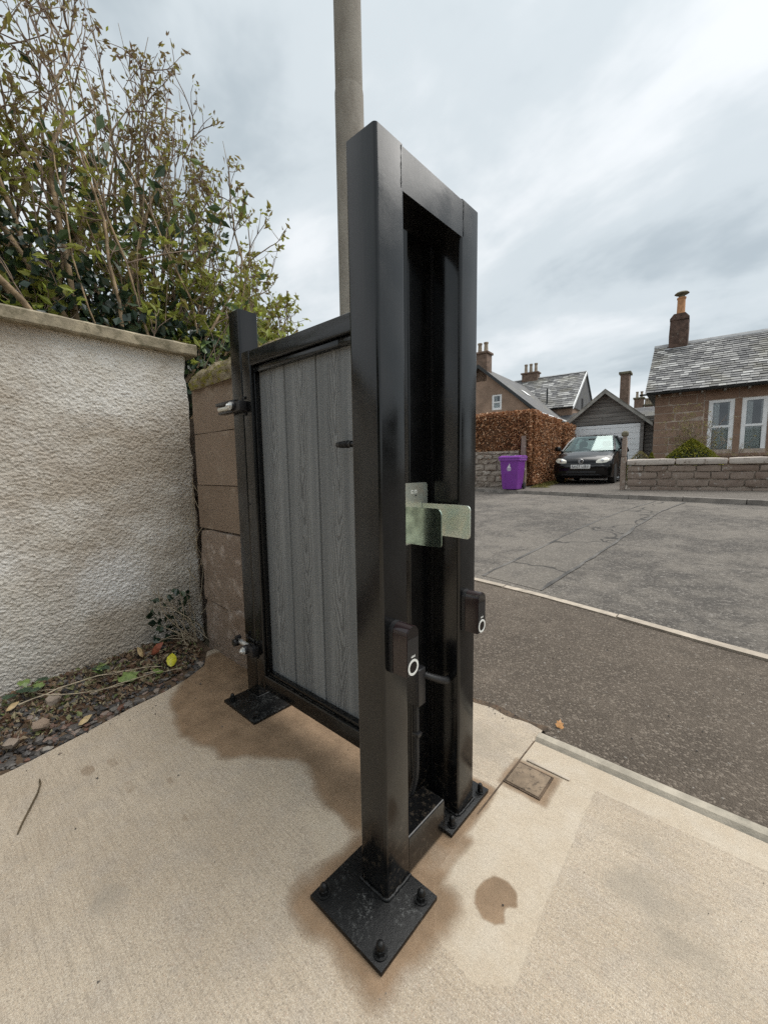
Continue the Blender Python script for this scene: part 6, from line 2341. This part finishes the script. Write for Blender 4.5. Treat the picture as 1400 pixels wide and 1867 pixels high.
# ------------------------------------------------------------------ wheelie bin
def build_bin():
    u, w = -4.05, 11.45
    z0 = hz(u, w)
    t = thing('wheelie_bin', 'purple wheelie bin with white print standing on the far pavement', 'bin', (u, w, z0), 'H')
    b = NB()
    n = 0
    secs = [(0.02, .205, .24), (0.06, .215, .25), (0.80, .262, .315), (0.83, .268, .322)]
    prev = None
    for (z, hu, hw) in secs:
        pr = rprofile(u - hu, u + hu, w - hw, w + hw, .05, 4)
        ring = [b.verts.new((p[0], p[1], z0 + z)) for p in pr]
        if prev:
            m = len(ring)
            for i in range(m):
                b.faces.new((prev[i], prev[(i + 1) % m], ring[(i + 1) % m], ring[i]))
        else:
            b.faces.new(list(reversed(ring)))
        prev = ring
    obj('body', b, 'purple_plastic', t)
    b = NB()
    extrude(b, rprofile(u - .292, u + .292, w - .350, w + .345, .05, 4), z0 + .815, z0 + .865, 'Z')
    obj('rim', b, 'purple_plastic', t)
    b = NB()
    pr = [(w - .36, z0 + .868), (w - .355, z0 + .915), (w - .1, z0 + .955), (w + .25, z0 + .965), (w + .35, z0 + .93), (w + .355, z0 + .868)]
    extrude(b, pr, u - .295, u + .295, 'X')
    bmesh.ops.bevel(b, geom=b.edges[:], offset=.012, segments=2, affect='EDGES')
    lid = obj('lid', b, 'purple_plastic', t)
    b = NB()
    box(b, u - .10, u + .10, w - .20, w - .06, z0 + .955, z0 + .962)
    obj('lid_sticker', b, 'white_print', lid)
    b = NB(); tube(b, [(u - .24, w + .40, z0 + .90), (u + .24, w + .40, z0 + .90)], .016, 10); box(b, u - .25, u - .22, w + .33, w + .41, z0 + .87, z0 + .92); box(b, u + .22, u + .25, w + .33, w + .41, z0 + .87, z0 + .92)
    obj('handle', b, 'purple_plastic', t)
    for s in (-1, 1):
        b = NB()
        lathe(b, [(0.0, -.025), (.06, -.025), (.10, -.02), (.10, .02), (.06, .025), (0, .025)], (u + s * .245, w + .25, z0 + .10), 'X', 20)
        obj('wheel', b, 'black_rubber', t)
    def front(z):
        return w - (.24 + (.315 - .24) * (z - .02) / .78) - 0.002
    # raised ribs on the front
    b = NB()
    for x in (-.115, .115):
        vs = []
        for z in (.10, .44):
            vs += [(u + x * (1 + .1 * z) - .008, front(z) - .006, z0 + z), (u + x * (1 + .1 * z) + .008, front(z) - .006, z0 + z)]
        q = [b.verts.new(p) for p in (vs[0], vs[1], vs[3], vs[2])]
        q2 = [b.verts.new((p.co.x, p.co.y + .02, p.co.z)) for p in q]
        b.faces.new(q)
        for i in range(4):
            b.faces.new((q[i], q[(i + 1) % 4], q2[(i + 1) % 4], q2[i]))
    vs = [(u - .135, front(.45) - .006, z0 + .445), (u + .135, front(.45) - .006, z0 + .445), (u + .135, front(.47) - .006, z0 + .462), (u - .135, front(.47) - .006, z0 + .462)]
    q = [b.verts.new(p) for p in vs]; q2 = [b.verts.new((p[0], p[1] + .02, p[2])) for p in vs]
    b.faces.new(q)
    for i in range(4):
        b.faces.new((q[i], q[(i + 1) % 4], q2[(i + 1) % 4], q2[i]))
    o = obj('front_panel', b, 'purple_plastic', t)
    o['kind'] = 'stuff'
    # white emblem: peaked sail shape over a band of lettering
    b = NB()
    def fp(x, z):
        return (u + x, front(z) - .003, z0 + z)
    for poly in ([(-.055, .60), (.06, .60), (.035, .64), (.03, .70), (.012, .735), (0.0, .69), (-.03, .655)],):
        b.faces.new([b.verts.new(fp(*p)) for p in poly])
    for (x0, x1, za_, zb_) in ((-.06, .062, .570, .588), (-.05, .052, .548, .564), (-.042, .044, .528, .543)):
        x = x0
        while x < x1:
            b.faces.new([b.verts.new(fp(*p)) for p in ((x, za_), (x + .013, za_), (x + .013, zb_), (x, zb_))])
            x += .018
    bmesh.ops.recalc_face_normals(b, faces=b.faces)
    o = obj('printed_emblem', b, 'white_print', t)
    o['kind'] = 'stuff'


build_bin()


# ------------------------------------------------------------------ car
def text_mesh(body, size, name='number'):
    cu = bpy.data.curves.new('tmp_text', 'FONT')
    cu.body = body
    cu.size = size
    cu.align_x = 'CENTER'
    cu.align_y = 'CENTER'
    cu.extrude = 0.0015
    o = bpy.data.objects.new('tmp_text', cu)
    COL.objects.link(o)
    dg = bpy.context.evaluated_depsgraph_get()
    me = bpy.data.meshes.new_from_object(o.evaluated_get(dg))
    bpy.data.objects.remove(o)
    bpy.data.curves.remove(cu)
    return me


def build_car():
    u0, w0 = -2.60, 13.05                 # middle of the front bumper
    z0 = hz(u0, w0 + 2)
    t = thing('parked_car', 'small black hatchback parked nose out on the drive', 'car', (u0, w0 + 1.9, z0), 'H')
    S = lambda x, y, z: (u0 + x, w0 + y, z0 + z)
    # ---- lower body: stations from nose to tail; half section points (x, z)
    def lerp_tab(tab, y):
        ys = [r[0] for r in tab]
        return [float(np.interp(y, ys, [r[i] for r in tab])) for i in range(1, len(tab[0]))]
    #        y     zbot  wbot  wmid  zmid  wsh   zsh   wtop  ztop
    tab = [(0.00, .30, .50, .60, .42, .58, .56, .45, .60),
           (0.05, .24, .62, .715, .42, .69, .60, .54, .68),
           (0.14, .20, .70, .79, .42, .755, .66, .58, .745),
           (0.30, .18, .74, .815, .44, .785, .74, .60, .82),
           (0.60, .18, .76, .825, .46, .80, .84, .62, .92),
           (0.95, .18, .76, .828, .48, .81, .92, .64, 1.00),
           (1.20, .18, .77, .83, .50, .815, .945, .66, 1.01),
           (2.40, .18, .77, .83, .50, .82, .965, .66, 1.03),
           (3.30, .20, .76, .82, .52, .80, .985, .64, 1.04),
           (3.65, .24, .72, .78, .52, .76, .98, .60, 1.03),
           (3.80, .32, .62, .70, .52, .70, .92, .52, .97)]
    ys = np.concatenate([np.linspace(0, .3, 9), np.linspace(.36, 3.5, 42), np.linspace(3.55, 3.8, 7)])
    b = NB()
    prev = None
    first = None
    for y in ys:
        zb, wb, wm, zm, ws, zs, wt, zt = lerp_tab(tab, y)
        # wheel arches: pull the lower edge up round the wheels
        arch = 0.0
        for wy in (0.70, 3.06):
            d = abs(y - wy)
            if d < .335:
                arch = max(arch, math.sqrt(.335 ** 2 - d * d) + .29 - zb)
        za = zb + max(0, arch)
        zm2 = max(zm, za + .06)
        half = [(0.0, zb if arch <= 0 else zb), (wb * .5, zb), (wb if arch <= 0 else wb - .16, zb), (wm - .02, min(za + .01, zm2)), (wm, zm2), (wm, (zm2 + zs) / 2), (ws, zs), ((ws + wt) / 2 + .03, zs + (zt - zs) * .62), (wt, zt - .008), (wt * .5, zt + .012), (0.0, zt + .02)]
        ring = [S(x, y, z) for x, z in half] + [S(-x, y, z) for x, z in reversed(half[1:-1])]
        vs = [b.verts.new(p) for p in ring]
        if prev:
            m = len(vs)
            for i in range(m):
                b.faces.new((prev[i], prev[(i + 1) % m], vs[(i + 1) % m], vs[i]))
        else:
            b.faces.new(vs)
        prev = vs
    b.faces.new(list(reversed(prev)))
    body = obj('body', b, 'car_black', t, sharp=50)
    # ---- greenhouse frame: pillars and roof
    gh = [(0.93, .985, .70, .985), (1.72, 1.445, .565, 1.455), (2.0, 1.50, .555, 1.525), (2.6, 1.51, .55, 1.535), (3.25, 1.47, .54, 1.49), (3.74, 1.00, .60, 1.00)]
    def roofpt(y):
        yy = [r[0] for r in gh]
        return [float(np.interp(y, yy, [r[i] for r in gh])) for i in (1, 2, 3)]
    b = NB()
    prev = None
    for y in list(np.linspace(1.70, 3.28, 16)):
        ze_, wr_, zc = roofpt(y)
        row = [S(x, y, z) for x, z in ((-wr_ - .015, ze_ - .06), (-wr_, ze_ - .01), (-wr_ * .6, (ze_ + 2 * zc) / 3), (0, zc), (wr_ * .6, (ze_ + 2 * zc) / 3), (wr_, ze_ - .01), (wr_ + .015, ze_ - .06))]
        vs = [b.verts.new(p) for p in row]
        if prev:
            for i in range(6):
                b.faces.new((prev[i], prev[i + 1], vs[i + 1], vs[i]))
        prev = vs
    obj('roof_panel', b, 'car_black', t, sharp=60)
    # pillars
    for s in (-1, 1):
        for nm, P, r in (('a_pillar', [(s * .735, .86, .975), (s * .66, 1.30, 1.24), (s * .572, 1.74, 1.44)], .034), ('b_pillar', [(s * .80, 2.28, .99), (s * .70, 2.32, 1.25), (s * .572, 2.36, 1.47)], .045), ('c_pillar', [(s * .76, 3.52, 1.0), (s * .66, 3.36, 1.24), (s * .555, 3.22, 1.44)], .075)):
            b = NB(); tube(b, [S(*p) for p in P], r, 8)
            obj(nm, b, 'car_black', t)
        # side glass
        b = NB()
        quad(b, S(s * .795, 1.02, 1.0), S(s * .79, 2.26, 1.0), S(s * .578, 2.33, 1.435), S(s * .580, 1.76, 1.41))
        obj('side_window', b, 'car_glass', t, normals=False)
        b = NB()
        quad(b, S(s * .79, 2.34, 1.0), S(s * .75, 3.44, 1.02), S(s * .56, 3.18, 1.42), S(s * .575, 2.40, 1.44))
        obj('side_window', b, 'car_glass', t, normals=False)
        # waist strip, mirror, door handle
        b = NB(); tube(b, [S(s * .815, .98, .975), S(s * .822, 2.3, .985), S(s * .80, 3.4, 1.0)], .012, 6)
        obj('waist_seal', b, 'car_trim', t)
        b = NB(); rough_block(b, u0 + s * .93 - .085, u0 + s * .93 + .085, w0 + 1.05, w0 + 1.17, z0 + 1.00, z0 + 1.15, 0.0, .04, 3, 1)
        mi = obj('wing_mirror', b, 'car_black', t)
        b = NB(); tube(b, [S(s * .80, 1.12, 1.0), S(s * .87, 1.12, 1.04)], .025, 8)
        obj('mirror_arm', b, 'car_trim', mi)
        b = NB(); tube(b, [S(s * .838, 2.02, .86), S(s * .85, 2.10, .865), S(s * .838, 2.18, .86)], .014, 6)
        obj('door_handle', b, 'car_black', t)
        b = NB(); tube(b, [S(s * .831, 1.15, .24), S(s * .833, 1.13, .70), S(s * .818, 1.08, .95)], .004, 5)
        obj('door_seam', b, 'car_trim', t)
        b = NB(); tube(b, [S(s * .835, 1.10, .46), S(s * .84, 1.7, .46), S(s * .835, 2.6, .47)], .02, 6)
        obj('rubbing_strip', b, 'car_trim', t)
        # headlamp: swept-back almond
        b = NB()
        P = []
        pts = [(.40, .605), (.52, .598), (.655, .62), (.715, .66), (.72, .715), (.66, .752), (.55, .745), (.44, .70), (.395, .655)]
        c = b.verts.new(S(s * .56, .055, .675))
        def yface(x, z):
            return .02 + max(0, (x - .38)) * .26 + max(0, z - .60) * .55 - .062
        c.co = Vector(S(s * .56, yface(.56, .675) - .018, .675))
        vs = [b.verts.new(S(s * x, yface(x, z), z)) for x, z in pts]
        v2 = [b.verts.new(S(s * x, yface(x, z) + .09, z)) for x, z in pts]
        for i in range(len(vs)):
            j = (i + 1) % len(vs)
            b.faces.new((c, vs[i], vs[j])); b.faces.new((vs[i], v2[i], v2[j], vs[j]))
        hl = obj('headlight', b, 'car_lamp', t, sharp=70)
        b = NB()
        lathe(b, [(0.0, -.012), (.03, -.01), (.045, 0.0)], S(s * .545, yface(.545, .67) - .012, .672), 'Y', 14)
        obj('lamp_bowl', b, 'car_chrome', hl)
        # wheels
        for wy in (0.70, 3.06):
            b = NB()
            lathe(b, [(.17, -.085), (.26, -.088), (.285, -.07), (.29, 0), (.285, .07), (.26, .088), (.17, .085)], S(s * .725, wy, .29), 'X', 28)
            wh = obj('wheel', b, 'tyre', t)
            b = NB()
            lathe(b, [(.185, -.06), (.18, .055 * s), (.15, .06 * s), (.06, .075 * s), (0.0, .08 * s)], S(s * .725, wy, .29), 'X', 20)
            obj('rim', b, 'wheel_silver', wh)
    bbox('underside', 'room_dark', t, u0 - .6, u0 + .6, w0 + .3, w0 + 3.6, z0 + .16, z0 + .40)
    # windscreen and rear glass, gently curved
    def screen(name, y0, z0_, x0, y1, z1, x1, bow):
        n = 10
        V, F = [], []
        for i in range(n + 1):
            f = i / n * 2 - 1
            V += [S(f * x0, y0 + bow * f * f, z0_), S(f * x1, y1 + bow * f * f * .7, z1)]
        F = [(2 * i, 2 * i + 2, 2 * i + 3, 2 * i + 1) for i in range(n)]
        return pydata(name, V, F, 'car_glass', t)
    screen('windscreen', .80, .985, .715, 1.70, 1.468, .56, .10)
    screen('rear_window', 3.68, 1.04, .64, 3.27, 1.455, .54, -.08)
    # interior: dash, seats, rear shelf
    b = NB(); box(b, u0 - .66, u0 + .66, w0 + .95, w0 + 1.25, z0 + .70, z0 + .965, .03)
    obj('dashboard', b, 'car_trim', t)
    for s in (-1, 1):
        b = NB(); rough_block(b, u0 + s * .35 - .22, u0 + s * .35 + .22, w0 + 1.95, w0 + 2.12, z0 + .55, z0 + 1.12, 0, .06, 2, 1)
        o = obj('seat', b, 'car_fabric', t)
        b = NB(); rough_block(b, u0 + s * .35 - .13, u0 + s * .35 + .13, w0 + 2.0, w0 + 2.1, z0 + 1.14, z0 + 1.32, 0, .04, 2, 1)
        obj('headrest', b, 'car_fabric', o)
    b = NB(); tube(b, [S(-.10, 1.52, 1.36), S(.10, 1.52, 1.36)], .03, 8)
    obj('interior_mirror', b, 'car_trim', t)
    # grille, bumper slot, badge, plate
    b = NB()
    prof = [(-.42, .615), (.42, .615), (.40, .675), (-.40, .675)]
    extrude(b, prof, w0 - .004, w0 + .08, 'Y')
    for v in b.verts:
        x = v.co.x; zz = v.co.z
        v.co = Vector((u0 + x, v.co.y + .10 * (abs(x) / .42) ** 2 * .35 + (.02 if zz > .65 else 0), z0 + zz))
    gr = obj('grille', b, 'car_trim', t)
    for zz in (.630, .660):
        b = NB(); tube(b, [S(-.40, .018, zz), S(0, -.012, zz), S(.40, .018, zz)], .006, 6)
        obj('grille_bar', b, 'car_black', gr)
    b = NB(); box(b, u0 - .40, u0 + .40, w0 - .012, w0 + .06, z0 + .30, z0 + .375, .01)
    obj('lower_intake', b, 'car_trim', t)
    b = NB(); tube(b, [S(-.70, .13, .275), S(-.5, .03, .265), S(0, -.015, .262), S(.5, .03, .265), S(.70, .13, .275)], .022, 8)
    obj('front_spoiler', b, 'car_trim', t)
    b = NB()
    lathe(b, [(.070, -.006), (.070, .02), (0, .02)], S(0, -.018, .655), 'Y', 28)
    bd = obj('badge', b, 'car_trim', t)
    b = NB()
    n = 28
    P = [S(.064 * math.cos(2 * PI * i / n), -.026, .655 + .064 * math.sin(2 * PI * i / n)) for i in range(n + 1)]
    tube(b, P, .007, 6, cap=False)
    obj('badge_ring', b, 'car_chrome', bd)
    b = NB()
    tube(b, [S(-.026, -.026, .710), S(0, -.026, .664), S(.026, -.026, .710)], .006, 6)
    tube(b, [S(-.052, -.026, .690), S(-.022, -.026, .604), S(0, -.026, .652), S(.022, -.026, .604), S(.052, -.026, .690)], .006, 6)
    o = obj('badge_letters', b, 'car_chrome', bd)
    o['kind'] = 'stuff'
    b = NB(); box(b, u0 - .26, u0 + .26, w0 - .090, w0 - .070, z0 + .445, z0 + .556, .004)
    pl = obj('number_plate', b, 'plate_white', t)
    me = text_mesh('SA07 UBV', 0.118)
    o = bpy.data.objects.new('registration', me)
    COL.objects.link(o)
    me.materials.clear(); me.materials.append(MATS['plate_text'])
    o.parent = pl
    o.location = Vector(S(0, -.0915, .500)) - ROOTINFO[t.name]
    o.rotation_euler = (PI / 2, 0, 0)
    o.scale = (0.92, 1.0, 1.0)
    # bumper: slight proud band and fog recesses
    b = NB(); tube(b, [S(-.78, .34, .50), S(-.71, .10, .50), S(-.55, .005, .50), S(-.3, -.022, .50), S(0, -.027, .50), S(.3, -.022, .50), S(.55, .005, .50), S(.71, .10, .50), S(.78, .34, .50)], .045, 10)
    obj('bumper', b, 'car_black', t)
    for s in (-1, 1):
        b = NB(); tube(b, [S(s * .05, .86, 1.005), S(s * .32, .90, 1.015), S(s * .62, .93, 1.0)], .010, 6)
        obj('wiper', b, 'car_trim', t)
    b = NB(); box(b, u0 + .42, u0 + .55, w0 + 1.05, w0 + 1.06, z0 + .98, z0 + 1.06)
    obj('windscreen_card', b, 'white_print', t)


build_car()

# ------------------------------------------------------------------ the rest of the street round about, seen in reflections
hedge('roadside_hedge', 'dark evergreen hedge further along the far pavement', [(9.8, 24.0, 11.6, 13.0, 0.4, 3.4)], 5000, 0.16, 'ivy_leaf', 'shrub_core', 33)
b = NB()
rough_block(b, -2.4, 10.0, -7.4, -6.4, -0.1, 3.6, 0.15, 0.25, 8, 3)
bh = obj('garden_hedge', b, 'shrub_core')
tagit(bh, 'tall dark green garden hedge across the back of the drive', 'hedge')
N = 7000
P = np.stack([-2.5 + 12.6 * rng.random(N), -6.45 + 0.16 * rng.normal(size=N), 3.7 * rng.random(N)], -1)
o = leaf_cloud('hedge_leaves', P, 0.10 + 0.10 * rng.random(N), 'broad_leaf', None, aspect=0.5)
o.parent = bh
o['kind'] = 'stuff'


# loose grit on the drive, footway and in the seam between them
def build_grit():
    r = np.random.default_rng(77)
    P = []
    for k in range(170):
        P.append((-1.45 + 0.9 * r.random(), 1.612 + 0.035 * r.normal(), 0.002))
    for k in range(60):
        P.append((-1.8 + 2.2 * r.random(), -0.2 + 1.6 * r.random(), 0.002))
    for k in range(60):
        P.append((-2.0 + 0.08 * r.normal(), 0.1 + 0.8 * r.random(), 0.003))
    for k in range(160):
        x = -1.2 + 2.2 * r.random()
        P.append((x, 1.66 + 1.3 * r.random(), -0.003))
    for k in range(160):
        x = -1.8 + 3.0 * r.random()
        P.append((x, float(Yn(x)) + 0.05 + 0.12 * r.random() ** 2, -0.012))
    P = np.array(P)
    n = len(P)
    base = np.array([[1, 0, 0], [-.5, .86, 0], [-.5, -.86, 0], [0, 0, .8]])
    sz = 0.0016 + 0.0042 * r.random(n) ** 2.5
    a = r.random(n) * 6.28
    B = np.stack([base[None, :, 0] * np.cos(a)[:, None] - base[None, :, 1] * np.sin(a)[:, None], base[None, :, 0] * np.sin(a)[:, None] + base[None, :, 1] * np.cos(a)[:, None], np.repeat(base[None, :, 2], n, 0)], -1)
    V = P[:, None, :] + B * sz[:, None, None] * (0.7 + 0.6 * r.random((n, 4, 1)))
    F = (np.array([[0, 1, 3], [1, 2, 3], [2, 0, 3]])[None] + (np.arange(n) * 4)[:, None, None]).reshape(-1, 3)
    o = pydata('grit', V.reshape(-1, 3), F, 'bed_gravel', smooth=False)
    face_attr(o, np.repeat(0.2 + 0.8 * r.random(n), 3))
    tagit(o, 'scattered grit on the drive and along the footway', 'grit', kind='stuff')


build_grit()
